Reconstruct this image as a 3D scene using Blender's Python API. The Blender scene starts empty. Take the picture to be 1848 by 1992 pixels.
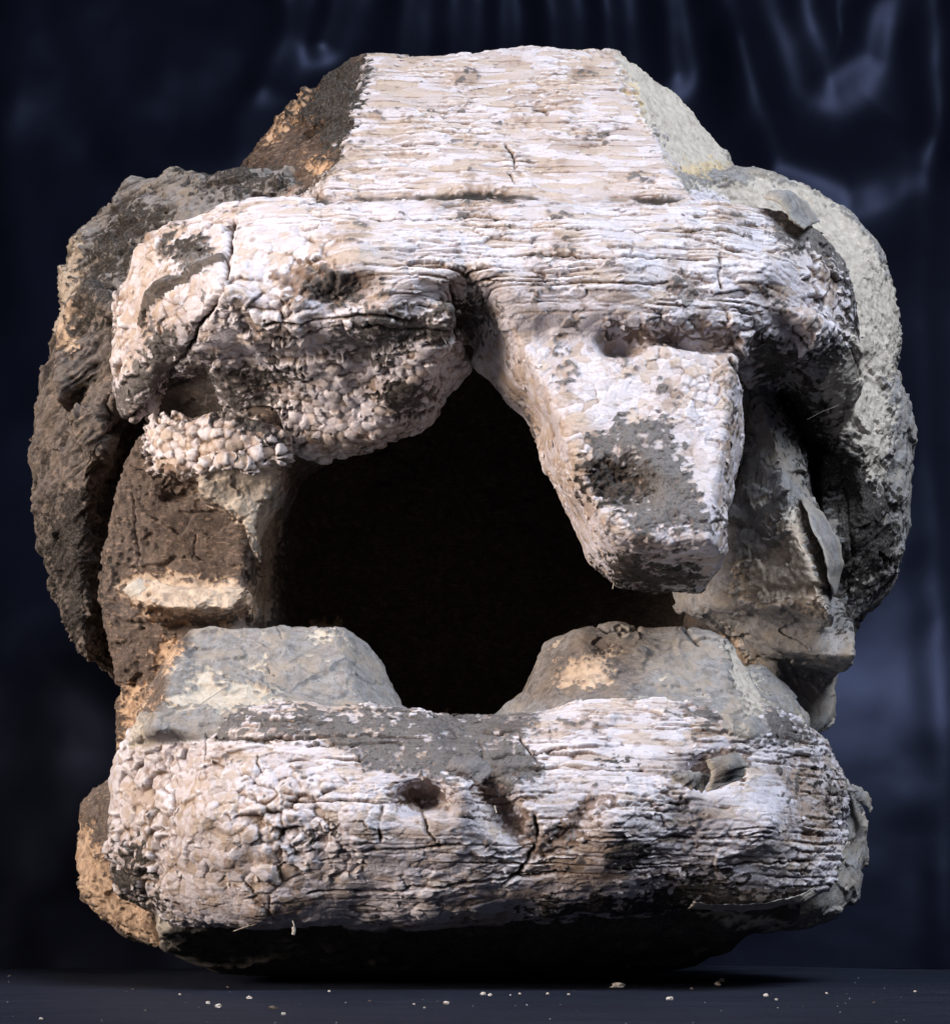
import bpy, math, random, time
import numpy as np
from concurrent.futures import ThreadPoolExecutor
T0 = time.time()
def log(*a): print('[t=%.1f]' % (time.time()-T0), *a, flush=True)
C = bpy.context.scene.collection
scene = bpy.context.scene

# ---------------------------------------------------------------- camera
CAM_D, CAM_H = 3.5, 0.114          # distance in front of the block's middle, height above the cloth
VH = 1800.0                        # horizon row of the tracing (the tracing is 1848 x 1992)
cam_data = bpy.data.cameras.new('camera'); cam = bpy.data.objects.new('camera', cam_data); C.objects.link(cam)
cam.location = (0, -CAM_D, CAM_H); cam.rotation_euler = (math.radians(90), 0, 0)
cam_data.sensor_fit = 'HORIZONTAL'; cam_data.sensor_width = 36
cam_data.lens = 36*CAM_D/1.848; cam_data.shift_y = (VH-996)/1848.0
cam_data.clip_start = 0.05; cam_data.clip_end = 60
scene.camera = cam
def W(u, v, y):
    s = (CAM_D+y)/CAM_D/1000.0
    return ((u-924)*s, y, CAM_H+(VH-v)*s)

# ---------------------------------------------------------------- world, lamps, exposure
world = bpy.data.worlds.new('World'); scene.world = world; world.use_nodes = True
bg = world.node_tree.nodes['Background']
bg.inputs['Color'].default_value = (0.036, 0.036, 0.047, 1); bg.inputs['Strength'].default_value = 0.85
def area(name, loc, target, size, power, color, size_y=None):
    l = bpy.data.lights.new(name, 'AREA'); l.energy = power; l.color = color
    l.shape = 'RECTANGLE'; l.size = size; l.size_y = size_y or size
    o = bpy.data.objects.new(name, l); C.objects.link(o); o.location = loc
    d = [target[i]-loc[i] for i in range(3)]
    from mathutils import Vector
    o.rotation_euler = Vector(d).to_track_quat('-Z', 'Y').to_euler()
    return o
area('window_light', (2.1, -3.6, 4.9), (0, 0, 0.8), 3.1, 450, (0.84, 0.90, 1.0), 2.6)
_fill = area('warm_fill', (-3.3, -1.9, 1.5), (-0.3, 0, 0.9), 1.8, 26, (1.0, 0.84, 0.72)); _fill.data.spread = math.radians(50)  # added warm fill for the left faces, beam narrowed to spare the cloth
scene.view_settings.view_transform = 'Standard'; scene.view_settings.look = 'None'
scene.view_settings.exposure = 0.0; scene.view_settings.gamma = 1.0
scene.cycles.max_bounces = 5; scene.cycles.diffuse_bounces = 3

# ---------------------------------------------------------------- numpy noise
_rng = np.random.RandomState(7)
TB = _rng.rand(1 << 16).astype(np.float32); TM = (1 << 16)-1
TB2 = _rng.rand(1 << 16).astype(np.float32); TB3 = _rng.rand(1 << 16).astype(np.float32)
def hsh(ix, iy, iz, k=0):
    return ((ix*73856093) ^ (iy*19349663) ^ (iz*83492791) ^ (k*2654435)) & TM
POOL = ThreadPoolExecutor(4)
def par(f, P, *a):
    n = len(P)
    if n < 20000: return f(P, *a)
    ch = np.array_split(np.arange(n), 16)
    out = list(POOL.map(lambda c: f(P[c[0]:c[-1]+1], *a), ch))
    if isinstance(out[0], tuple): return tuple(np.concatenate([o[i] for o in out]) for i in range(len(out[0])))
    return np.concatenate(out)
def _vn(P, k):
    F = np.floor(P); I = F.astype(np.int64); f = (P-F).astype(np.float32); f = f*f*(3-2*f)
    r = 0
    for dx in (0, 1):
        wx = f[:, 0] if dx else 1-f[:, 0]
        for dy in (0, 1):
            wy = f[:, 1] if dy else 1-f[:, 1]
            for dz in (0, 1):
                wz = f[:, 2] if dz else 1-f[:, 2]
                r = r + TB[hsh(I[:, 0]+dx, I[:, 1]+dy, I[:, 2]+dz, k)]*wx*wy*wz
    return r*2-1
def _fbm(P, octv, k, gain):
    r = 0; a = 1.0; t = 0
    for o in range(octv):
        r = r+_vn(P*(2.03**o)+o*17.3, k+o*5)*a; t += a; a *= gain
    return r/t*1.6
def fbm(P, freq, octv=4, k=0, gain=0.5, st=(1, 1, 1)):
    """fractal noise, about -1..1; P in px units (thousandths)"""
    return par(_fbm, P*np.array(st, np.float32)*freq, octv, k, gain)
def _vor(P, k, jit):
    F = np.floor(P); I = F.astype(np.int64)
    n = len(P); f1 = np.full(n, 9., np.float32); f2 = np.full(n, 9., np.float32); cid = np.zeros(n, np.int64); ox = np.zeros(n, np.float32); oz = np.zeros(n, np.float32)
    for dx in (-1, 0, 1):
        for dy in (-1, 0, 1):
            for dz in (-1, 0, 1):
                jx = I[:, 0]+dx; jy = I[:, 1]+dy; jz = I[:, 2]+dz
                h = hsh(jx, jy, jz, k)
                ex = (P[:, 0]-(jx+.5+(TB[h]-.5)*jit)).astype(np.float32); ez = (P[:, 2]-(jz+.5+(TB3[h]-.5)*jit)).astype(np.float32)
                d = ex*ex+ez*ez+((jy+.5+(TB2[h]-.5)*jit-P[:, 1])**2).astype(np.float32)
                m = d < f1
                f2 = np.where(m, f1, np.minimum(f2, d)); cid = np.where(m, h, cid); f1 = np.where(m, d, f1); ox = np.where(m, ex, ox); oz = np.where(m, ez, oz)
    return np.sqrt(f1), np.sqrt(f2), cid, ox, oz
def vor(P, cell, k=0, jit=0.9):
    """P px, cell = (cx,cy,cz) px"""
    return par(_vor, P/np.array(cell, np.float32), k, jit)
def sstep(a, b, x):
    t = np.clip((x-a)/(b-a), 0, 1); return t*t*(3-2*t)
def pdist(poly, U, V):
    """signed 2-D distance, negative inside"""
    p = np.array(poly, np.float32); q = np.roll(p, -1, 0)
    best = np.full(U.shape, 1e9, np.float32); ins = np.zeros(U.shape, bool)
    for (ax, ay), (bx, by) in zip(p, q):
        ex, ey = bx-ax, by-ay; l = ex*ex+ey*ey+1e-9
        t = np.clip(((U-ax)*ex+(V-ay)*ey)/l, 0, 1)
        d = (U-ax-ex*t)**2+(V-ay-ey*t)**2
        best = np.minimum(best, d)
        c = ((ay > V) != (by > V)) & (U < ex*(V-ay)/(ey if abs(ey) > 1e-9 else 1e-9)+ax)
        ins ^= c
    return np.where(ins, -1, 1)*np.sqrt(best)
def ldist(line, U, V):
    """distance to a polyline and position along it"""
    best = np.full(U.shape, 1e12, np.float32)
    for (ax, ay), (bx, by) in zip(line[:-1], line[1:]):
        ex, ey = bx-ax, by-ay; l = ex*ex+ey*ey+1e-9
        t = np.clip(((U-ax)*ex+(V-ay)*ey)/l, 0, 1)
        best = np.minimum(best, (U-ax-ex*t)**2+(V-ay-ey*t)**2)
    return np.sqrt(best)

# ---------------------------------------------------------------- volume grid of the block
H = 0.007
X0, Y0, Z0 = -1.02, -0.60, -0.04
NX, NY, NZ = 294, 212, 283
gx = (X0+H*np.arange(NX)).astype(np.float32); gy = (Y0+H*np.arange(NY)).astype(np.float32); gz = (Z0+H*np.arange(NZ)).astype(np.float32)
D = np.full((NX, NZ, NY), 1.0, np.float32); LAB = np.zeros((NX, NZ, NY), np.int8)
PARTS = []
def pid(name):
    if name not in PARTS: PARTS.append(name)
    return PARTS.index(name)
def plane(a, b, c):
    A = np.array([[*W(*p)] for p in (a, b, c)]); M = np.stack([A[:, 0], A[:, 2], np.ones(3)], 1)
    return np.linalg.solve(M, A[:, 1])     # y = k0*x + k1*z + k2
def rbf(pts, X, Z):
    A = np.array([W(*p) for p in pts]); n = len(A)
    r = np.hypot(A[:, None, 0]-A[None, :, 0], A[:, None, 2]-A[None, :, 2])
    K = np.zeros((n+3, n+3)); K[:n, :n] = r-np.eye(n)*0.01
    K[:n, n] = 1; K[:n, n+1] = A[:, 0]; K[:n, n+2] = A[:, 2]; K[n:, :n] = K[:n, n:].T
    w = np.linalg.solve(K, np.concatenate([A[:, 1], [0, 0, 0]]))
    out = (w[n]+w[n+1]*X+w[n+2]*Z)
    for i in range(n): out = out+w[i]*np.hypot(X-A[i, 0], Z-A[i, 2])
    return out.astype(np.float32)
def block(part, poly, yref, front, back, r=0.03, k=0.02, planes=(), sub=False, bulge=0.0, bw=0.12, flare=0.0):
    """a rounded slab: outline traced at depth yref, front relief from control points and/or planes (cut to their max)"""
    w = np.array([W(p[0], p[1], p[2] if len(p) > 2 else yref) for p in poly]); pol = w[:, [0, 2]]
    m = 0.06+k
    i0, i1 = max(0, int((pol[:, 0].min()-m-X0)/H)), min(NX, int((pol[:, 0].max()+m-X0)/H)+2)
    k0, k1 = max(0, int((pol[:, 1].min()-m-Z0)/H)), min(NZ, int((pol[:, 1].max()+m-Z0)/H)+2)
    X, Z = np.meshgrid(gx[i0:i1], gz[k0:k1], indexing='ij')
    d2 = pdist(pol, X, Z)
    yf = rbf(front, X, Z) if len(front) > 2 else np.full(X.shape, front[0] if front else -9, np.float32)
    for p in planes:
        c = plane(*p); yf = np.maximum(yf, c[0]*X+c[1]*Z+c[2])
    if bulge: yf = yf+bulge*(1-np.sqrt(np.clip(1-(1-np.clip(-d2/bw, 0, 1))**2, 0, 1)))
    gxx, gzz = np.gradient(yf, H); g = np.sqrt(1+np.minimum(gxx**2+gzz**2, 6))
    ylo = max(Y0, float(yf[d2 < 0.02].min())-0.06); yhi = min(gy[-1], back+0.06)
    j0, j1 = max(0, int((ylo-Y0)/H)), min(NY, int((yhi-Y0)/H)+2)
    yy = gy[None, None, j0:j1]
    dy = np.maximum((yf[..., None]-yy)/g[..., None], yy-back)
    a = (d2[..., None]+flare*(yy-yref))+r; b = dy+r
    d = np.minimum(np.maximum(a, b), 0)+np.sqrt(np.maximum(a, 0)**2+np.maximum(b, 0)**2)-r
    sl = (slice(i0, i1), slice(k0, k1), slice(j0, j1)); cur = D[sl]; L = LAB[sl]; me = pid(part)
    if sub:
        d = -d
        L[d > cur] = me
        h = np.clip(.5-.5*(cur-d)/k, 0, 1); D[sl] = cur+(d-cur)*h+k*h*(1-h)
    else:
        L[d < cur] = me
        h = np.clip(.5+.5*(cur-d)/k, 0, 1); D[sl] = cur+(d-cur)*h-k*h*(1-h)
def dig(part, u, v, y, ru, rv, ry, k=0.01, ang=0.0):
    """scoop an ellipsoid out of the surface"""
    c = W(u, v, y); R = (ru/1000, ry, rv/1000); m = max(R)+.03
    i0, i1 = int((c[0]-m-X0)/H), int((c[0]+m-X0)/H)+2; k0, k1 = int((c[2]-m-Z0)/H), int((c[2]+m-Z0)/H)+2
    j0, j1 = max(0, int((c[1]-m-Y0)/H)), int((c[1]+m-Y0)/H)+2
    dx = gx[i0:i1, None, None]-c[0]; dz = gz[None, k0:k1, None]-c[2]; dy = gy[None, None, j0:j1]-c[1]
    ca, sa = math.cos(ang), math.sin(ang)
    q = np.sqrt(((dx*ca+dz*sa)/R[0])**2+((-dx*sa+dz*ca)/R[2])**2+(dy/R[1])**2)
    d = -(q-1)*min(R); sl = (slice(i0, i1), slice(k0, k1), slice(j0, j1)); cur = D[sl]
    h = np.clip(.5-.5*(cur-d)/k, 0, 1); D[sl] = cur+(d-cur)*h+k*h*(1-h)

# body shell behind everything, then its hollow
block('back_shell', [(190,760),(250,480),(420,380),(800,350),(1400,380),(1600,470),(1690,700),(1700,950),(1670,1180),(1600,1330),(1560,1500),(1600,1650),(1500,1800),(1250,1860),(500,1860),(300,1780),(270,1500),(250,1300),(180,1150),(165,950)],
      .45, [0.30], .84, r=.10, k=.02)
block('cavity_wall', [(505,1000),(560,840),(700,720),(860,650),(960,650),(1150,740),(1330,900),(1370,1150),(1280,1350),(1050,1450),(700,1430),(560,1300)],
      .3, [-0.9], .74, r=.10, k=.03, sub=True)
# crown
block('crown', [(455,330),(472,285),(500,235),(545,180),(598,132),(655,108),(740,93),(900,87),(1040,83),(1170,82),(1240,97),(1300,130),(1362,187),(1402,242),(1424,290),(1434,330),(1434,660),(455,660)],
      .40, [], .62, r=.035, k=.012,
      planes=[((700,380,-.07),(1250,380,-.07),(950,90,.22)),((640,370,-.07),(722,112,.20),(462,325,.42)),((1312,335,-.04),(1185,92,.18),(1430,320,.36)),((700,120,.17),(1200,110,.17),(950,82,.34))])
# upper back lobes
block('upper_left_lobe', [(106,640),(104,590),(112,520),(148,440),(200,398),(245,350),(330,322,.30),(405,326,.2),(480,312,.14),(560,326,.12),(610,380,.08),(560,500),(330,640),(215,720),(130,690)],
      .42, [(110,600,.42),(150,460,.38),(250,360,.34),(200,560,.22),(300,420,.18),(480,340,.12),(560,400,.05),(330,560,.05),(160,640,.30)], .72, r=.05, k=.02)
block('upper_right_lobe', [(1320,345,.1),(1370,326,.12),(1430,318,.18),(1560,338,.28),(1640,385),(1692,432),(1732,492),(1757,560),(1763,640),(1747,730),(1722,765),(1640,760),(1500,600),(1350,440)],
      .34, [(1350,360,.08),(1450,340,.14),(1600,380,.26),(1600,560,.05),(1690,480,.24),(1740,600,.28),(1720,740,.28),(1660,650,.10)], .74, r=.06, k=.02)
block('right_lobe', [(1600,690),(1640,650),(1700,690),(1748,762),(1776,830),(1783,900),(1781,1000),(1757,1090),(1736,1140),(1700,1172),(1668,1212),(1640,1255),(1590,1260),(1570,900)],
      .36, [(1620,700,.06),(1700,720,.18),(1775,900,.30),(1640,900,.10),(1680,1000,.13),(1740,1110,.28),(1630,1150,.22),(1700,850,.12)], .74, r=.06, k=.015)
block('left_lobe', [(214,612),(300,690),(330,780),(260,900),(220,1000),(195,1120),(190,1300),(130,1215),(84,1090),(62,990),(65,880),(85,760),(110,688)],
      .40, [(215,620,.08),(110,690,.26),(70,900,.34),(70,1050,.38),(180,800,.10),(150,950,.18),(150,1150,.28),(280,720,.02)], .74, r=.035, k=.015)
# brow beam
block('brow_beam', [(213,650),(224,560,-.05),(268,480,-.08),(330,412,-.13),(400,382,-.2),(650,377,-.22),(900,376,-.24),(1200,380,-.24),(1480,381,-.2),(1562,412,-.14),(1622,472,-.1),(1652,540,-.06),(1667,620,-.02),(1660,690),(1590,715),(1440,690,-.2),(1250,668,-.28),(1000,650,-.25),(940,635,-.12),(905,630,-.06),(870,640,-.12),(760,655,-.26),(640,652,-.28),(560,645,-.28),(470,655,-.24),(390,690,-.15),(330,720),(280,768),(240,795),(214,780),(203,720)],
      -.03, [(230,640,-.02),(240,780,.03),(340,420,-.10),(420,390,-.18),(430,560,-.34),(700,390,-.22),(700,480,-.36),(900,390,-.24),(900,560,-.38),(900,650,-.30),(1200,390,-.24),(1200,500,-.37),(1200,640,-.33),(1480,400,-.20),(1500,520,-.32),(1500,660,-.24),(1640,560,-.10),(1655,660,-.06),(650,640,-.32),(450,650,-.26),(300,600,-.18),(300,700,-.10),(560,640,-.30)], .10, r=.045, k=.018)
# underside of the brow, hanging on the left
block('hanging_lip', [(430,740),(440,650),(890,620,-.26),(896,650,-.2),(886,690,-.1),(862,755,.02),(836,812,.05),(770,842),(728,860),(690,872),(625,886),(568,862),(500,832),(450,800)],
      .05, [(400,660,-.18),(640,650,-.24),(880,670,-.26),(400,770,-.02),(520,760,-.05),(520,830,.02),(700,780,-.08),(700,865,-.03),(840,800,-.18),(625,880,.0),(860,700,-.25)], .09, r=.018, k=.02)
block('brow_recess', [(300,680),(340,640),(480,620),(560,700),(600,860),(540,850),(440,835),(330,830),(270,800)],
      .08, [(320,700,-.04),(450,680,-.10),(400,800,.06),(540,830,.06),(330,800,.08)], .30, r=.02, k=.015)
block('left_lobe', [(135,820),(165,790),(200,800),(218,850),(200,890),(165,880)], .10, [0.06], .3, r=.03, k=.02)
block('left_lobe', [(110,700),(215,612),(225,640),(190,740),(110,790)], .14, [0.11], .3, r=.02, k=.01)
# snout on the right
block('snout', [(950,560,-.3),(1440,560,-.3),(1444,690,-.28),(1450,760,-.25),(1446,850,-.22),(1426,950,-.18),(1402,1050,-.14),(1390,1112),(1366,1142),(1290,1143),(1198,1136),(1146,1086),(1130,1040),(1096,980),(1062,900),(1050,850),(1020,790,-.1),(985,762,-.12),(958,715,-.15),(930,680,-.18),(905,640,-.25)],
      -.08, [], -.02, r=.02, k=.025,
      planes=[((1050,650,-.295),(1430,650,-.295),(1300,1050,-.375)),((1008,660,-.30),(1192,1050,-.375),(960,760,-.10)),((1190,1048,-.37),(1380,1048,-.37),(1290,1128,-.16)),((1418,700,-.33),(1380,1050,-.375),(1450,800,-.22))])
# right end of the brow
block('brow_end', [(1445,660,-.1),(1660,660,-.05),(1668,690,.0),(1662,780,.1),(1640,838),(1598,862),(1565,850),(1520,812),(1490,775),(1450,745)],
      .18, [(1450,680,-.22),(1560,680,-.22),(1650,680,-.08),(1500,760,-.08),(1640,800,-.0),(1590,850,.10)], .26, r=.03, k=.02)
# left pillar
block('left_pillar', [(232,880),(255,850),(310,818),(450,815),(560,842,.2),(625,884,.42),(640,892,.42),(596,922,.42),(570,968,.42),(550,1010,.42),(541,1080,.42),(534,1140,.42),(526,1212,.42),(520,1290,.42),(400,1320),(280,1340),(200,1335),(186,1240),(166,1150),(172,1080),(192,980)],
      .02, [(250,900,.06),(300,850,-.02),(420,870,-.02),(540,860,-.02),(300,1000,.05),(420,960,.03),(380,1080,.05),(480,1000,-.05),(520,940,-.03),(560,950,.04),(500,1100,-.04),(515,1200,-.02),(400,1150,-.01),(200,1100,.12),(200,1250,.14),(380,1230,.04),(350,1320,.12)], .45, r=.03, k=.015)
block('left_pillar', [(292,850),(310,818),(380,806),(450,815),(520,834),(552,862),(550,884),(500,905),(440,892),(380,905),(330,912),(300,900)],
      -.10, [(300,860,-.05),(420,860,-.14),(540,868,-.11),(420,900,-.11)], .06, r=.022, k=.01)
block('left_pillar', [(384,900,-.10),(470,890,-.11),(548,890,-.10),(544,935,-.07),(522,975,-.06),(506,1010,-.06),(500,1075,-.05),(486,1060,-.05),(478,1020,-.06),(432,985,-.07),(390,958,-.08)],
      -.07, [(390,910,-.12),(450,900,-.13),(540,900,-.12),(440,970,-.085),(520,960,-.08),(490,1050,-.06)], .08, r=.006, k=.006)
block('left_pillar', [(236,1152),(272,1120),(330,1136),(420,1142),(482,1132),(478,1160),(450,1190),(380,1196),(300,1190),(286,1198)],
      -.09, [(250,1150,-.06),(300,1130,-.09),(400,1140,-.10),(300,1185,-.125),(400,1190,-.13),(470,1160,-.10)], .08, r=.008, k=.006)
# right pillar
block('right_pillar', [(1400,700),(1490,790),(1532,832),(1556,872),(1577,930),(1602,965,.12),(1630,1010,.08),(1641,1060,.05),(1636,1120,.02),(1612,1180,.02),(1604,1225,.06),(1588,1248,.15),(1460,1236),(1350,1208),(1292,1165),(1255,1138),(1240,1060),(1300,900)],
      .18, [], .26, r=.016, k=.012,
      planes=[((1480,830,.0),(1600,1200,-.08),(1300,1140,.26)),((1490,800,.0),(1600,1180,-.08),(1640,1040,.16)),((1350,1160,.15),(1600,1180,-.08),(1460,1238,.20))])
block('right_pillar', [(1440,1180),(1640,1150,.05),(1655,1200,.05),(1661,1292,.06),(1650,1306,.15),(1560,1310),(1480,1292),(1440,1250)],
      .26, [], .36, r=.010, k=.01, planes=[((1440,1240,.12),(1655,1240,.02),(1600,1290,.02)),((1500,1278,.06),(1650,1284,.01),(1560,1312,.16))])
block('right_pillar', [(1540,1290),(1630,1306),(1620,1370),(1608,1420),(1570,1440),(1500,1440),(1480,1300)],
      .3, [], .55, r=.02, k=.012, planes=[((1560,1320,.22),(1640,1320,.30),(1590,1400,.2))])
# small block on the far left
block('left_pillar', [(208,1352),(235,1316),(300,1308),(330,1400),(300,1500),(220,1502),(209,1440)],
      .15, [], .45, r=.03, k=.012, planes=[((215,1400,.20),(290,1400,.08),(260,1320,.16))])
# jaw
block('jaw', [(214,1500,-.12),(228,1460,-.14),(262,1428,-.18),(330,1395,-.24),(390,1384),(760,1391),(860,1398),(1010,1388),(1250,1383),(1500,1383),(1560,1400,-.24),(1606,1436,-.18),(1638,1500,-.14),(1652,1560,-.12),(1650,1625,-.12),(1634,1680,-.12),(1608,1728,-.16),(1560,1750,-.2),(1500,1762,-.24),(1250,1775),(900,1794),(500,1802),(330,1790,-.22),(240,1742,-.14),(222,1660,-.12),(216,1580,-.12)],
      -.28, [(235,1500,-.16),(240,1700,-.16),(400,1400,-.32),(400,1600,-.44),(700,1400,-.36),(700,1600,-.50),(900,1400,-.34),(900,1580,-.50),(1200,1400,-.36),(1200,1600,-.50),(1480,1400,-.32),(1500,1600,-.44),(1625,1500,-.18),(1630,1650,-.18),(350,1780,-.28),(700,1790,-.34),(1000,1790,-.34),(1300,1770,-.33),(1500,1740,-.32)], .40, r=.05, k=.012)
# stumps on the jaw
block('left_stump', [(262,1410),(278,1330),(300,1268),(332,1250),(352,1226),(440,1214),(560,1212),(676,1214),(706,1240),(738,1288),(758,1330),(772,1368),(812,1388),(860,1400),(860,1450),(262,1450)],
      -.15, [], .25, r=.022, k=.05,
      planes=[((350,1390,-.32),(750,1390,-.32),(520,1215,-.14)),((300,1385,-.31),(356,1240,-.14),(266,1390,-.1)),((690,1390,-.36),(660,1225,-.14),(765,1370,-.2)),((400,1215,-.14),(600,1215,-.14),(500,1210,-.02))])
block('right_stump', [(968,1400),(990,1362),(1022,1340),(1050,1270),(1064,1240),(1110,1214),(1160,1208),(1200,1192),(1250,1206),(1300,1204),(1378,1206),(1412,1226),(1442,1262),(1468,1310),(1500,1384),(1500,1450),(968,1450)],
      -.15, [], .25, r=.02, k=.05,
      planes=[((1150,1390,-.33),(1450,1390,-.33),(1300,1215,-.12)),((1150,1390,-.33),(1120,1230,-.12),(985,1380,-.12)),((1425,1390,-.36),(1400,1230,-.12),(1495,1370,-.22))])
block('right_stump', [(1440,1300),(1480,1290),(1530,1312),(1565,1360),(1588,1400),(1580,1440),(1440,1440)],
      .05, [], .35, r=.03, k=.012, planes=[((1470,1330,-.02),(1570,1390,.04),(1500,1400,-.08))])
# lower lobes and underside
block('lower_left_lobe', [(126,1600),(132,1565),(165,1538),(215,1512),(300,1500),(340,1700),(330,1846),(250,1828),(180,1790),(142,1742),(128,1660)],
      .10, [(135,1580,.20),(200,1560,.06),(220,1700,.0),(150,1720,.10),(250,1820,.05),(135,1660,.18)], .5, r=.035, k=.015)
block('lower_right_lobe', [(1590,1500),(1640,1520),(1668,1545),(1692,1580),(1704,1620),(1699,1680),(1672,1750),(1622,1792),(1560,1808),(1450,1812),(1380,1780),(1400,1650)],
      .10, [(1650,1560,.05),(1700,1640,.16),(1640,1720,.0),(1600,1760,-.05),(1500,1790,-.05),(1440,1800,.02),(1620,1600,-.05)], .5, r=.03, k=.012)
block('underside', [(360,1740),(1500,1740),(1490,1790),(1430,1818),(1395,1850),(1330,1885),(1240,1900),(1190,1910),(700,1912),(420,1898),(340,1850)],
      .12, [-.20], .6, r=.03, k=.02, planes=[((400,1790,-.26),(1400,1790,-.26),(900,1900,.10)),])
# scoops and holes
dig('snout', 1205, 938, -.37, 80, 56, .05, ang=-.25)
dig('brow_beam', 660, 556, -.385, 95, 44, .075, ang=.1)
dig('brow_beam', 560, 545, -.38, 40, 30, .05)
dig('brow_beam', 1215, 650, -.36, 55, 34, .12)
dig('brow_beam', 1400, 655, -.32, 150, 24, .08)
dig('jaw', 820, 1546, -.52, 56, 32, .15)
dig('jaw', 975, 1560, -.52, 46, 88, .13, ang=.5)
dig('jaw', 930, 1505, -.50, 60, 22, .06, ang=.1)
dig('jaw', 1110, 1610, -.515, 115, 30, .07, ang=.80)
dig('jaw', 1020, 1690, -.50, 60, 24, .06, ang=.5)
dig('jaw', 1385, 1497, -.475, 64, 44, .11)
dig('jaw', 340, 1650, -.44, 90, 60, .06, ang=.2)
dig('jaw', 320, 1530, -.40, 45, 40, .06)
dig('crown', 600, 245, .18, 30, 22, .09)
dig('left_pillar', 340, 945, -.02, 55, 28, .09)
dig('left_pillar', 400, 1065, .01, 100, 70, .045, k=.03)
dig('right_lobe', 1625, 960, .10, 60, 110, .09, ang=.3)
dig('right_pillar', 1606, 1075, .06, 18, 75, .09, ang=.25)
D[:, :, :][:, gz < 0.0, :] = np.maximum(D[:, gz < 0.0, :], 0.01)
D[0] = D[-1] = 1; D[:, 0] = D[:, -1] = 1; D[:, :, 0] = D[:, :, -1] = 1
log('volume')

# ---------------------------------------------------------------- surface nets
S = D < 0
cnt = np.zeros((NX-1, NZ-1, NY-1), np.int8)
for a in (0, 1):
    for b in (0, 1):
        for c in (0, 1): cnt += S[a:NX-1+a, b:NZ-1+b, c:NY-1+c]
act = np.argwhere((cnt > 0) & (cnt < 8)); del cnt
IDX = np.full((NX-1, NZ-1, NY-1), -1, np.int32); IDX[act[:, 0], act[:, 1], act[:, 2]] = np.arange(len(act))
cor = [(a, b, c) for a in (0, 1) for b in (0, 1) for c in (0, 1)]
val = {k: D[act[:, 0]+k[0], act[:, 1]+k[1], act[:, 2]+k[2]] for k in cor}
acc = np.zeros((len(act), 3)); num = np.zeros(len(act))
for k in cor:
    for ax in range(3):
        if k[ax] == 0:
            k2 = list(k); k2[ax] = 1; a, b = val[k], val[tuple(k2)]
            m = (a < 0) != (b < 0); t = np.where(m, a/np.where(m, a-b, 1), 0)
            p = np.array(k, float)[None].repeat(len(act), 0); p[:, ax] += t
            acc += p*m[:, None]; num += m
Vg = act+acc/num[:, None]
CV = np.stack([X0+Vg[:, 0]*H, Y0+Vg[:, 2]*H, Z0+Vg[:, 1]*H], 1)
quads = []; qlab = []
for ax in range(3):
    sl0 = [slice(None)]*3; sl1 = [slice(None)]*3; sl0[ax] = slice(0, -1); sl1[ax] = slice(1, None)
    s0, s1 = S[tuple(sl0)], S[tuple(sl1)]
    e = np.argwhere(s0 != s1)
    o = [i for i in range(3) if i != ax]
    ok = (e[:, o[0]] > 0) & (e[:, o[1]] > 0) & (e[:, o[0]] < (NX, NZ, NY)[o[0]]-1) & (e[:, o[1]] < (NX, NZ, NY)[o[1]]-1); e = e[ok]
    ins = s0[e[:, 0], e[:, 1], e[:, 2]]
    q = []
    for da, db in ((0, 0), (-1, 0), (-1, -1), (0, -1)):
        f = e.copy(); f[:, o[0]] += da; f[:, o[1]] += db; q.append(IDX[f[:, 0], f[:, 1], f[:, 2]])
    q = np.stack(q, 1)
    e1 = e.copy(); e1[:, ax] += 1; pin = np.where(ins[:, None], e, e1)
    qlab.append(LAB[pin[:, 0], pin[:, 1], pin[:, 2]])
    flip = ins if ax == 1 else ~ins
    q[~flip] = q[~flip][:, ::-1]; quads.append(q)
Q = np.concatenate(quads); QL = np.concatenate(qlab).astype(int)
del S, IDX, D, LAB
# orientation check: the summed signed volume must be positive
def vol(P, Q):
    a, b, c, d = P[Q[:, 0]], P[Q[:, 1]], P[Q[:, 2]], P[Q[:, 3]]
    return (np.einsum('ij,ij->i', a, np.cross(b, c)).sum()+np.einsum('ij,ij->i', a, np.cross(c, d)).sum())
if vol(CV, Q) < 0: Q = Q[:, ::-1].copy()
def smooth(P, it, lam=.5):
    e = np.concatenate([Q[:, [0, 1]], Q[:, [1, 2]], Q[:, [2, 3]], Q[:, [3, 0]]]); n = len(P)
    deg = np.bincount(e[:, 0], minlength=n)+np.bincount(e[:, 1], minlength=n)
    for _ in range(it):
        s = np.stack([np.bincount(e[:, 0], P[e[:, 1], i], n)+np.bincount(e[:, 1], P[e[:, 0], i], n) for i in range(3)], 1)
        P = P+lam*(s/np.maximum(deg, 1)[:, None]-P)
    return P
CV = smooth(CV, 3)
def vnormals(P, Q):
    n = np.cross(P[Q[:, 2]]-P[Q[:, 0]], P[Q[:, 3]]-P[Q[:, 1]])
    out = np.stack([sum(np.bincount(Q[:, j], n[:, i], len(P)) for j in range(4)) for i in range(3)], 1)
    return out/np.maximum(np.linalg.norm(out, axis=1), 1e-12)[:, None]
CN = vnormals(CV, Q)
log('coarse', len(CV), 'verts', len(Q), 'quads')
CVw = (CV*1000).astype(np.float32)
shp = np.stack([fbm(CVw+i*333, 1/150., 3, 51+i)*7+fbm(CVw+i*133, 1/50., 3, 61+i)*3.0 for i in range(3)], 1)
shp *= sstep(.0, .08, CV[:, 2])[:, None]
CV = CV+shp*.001; CN = vnormals(CV, Q)
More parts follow.
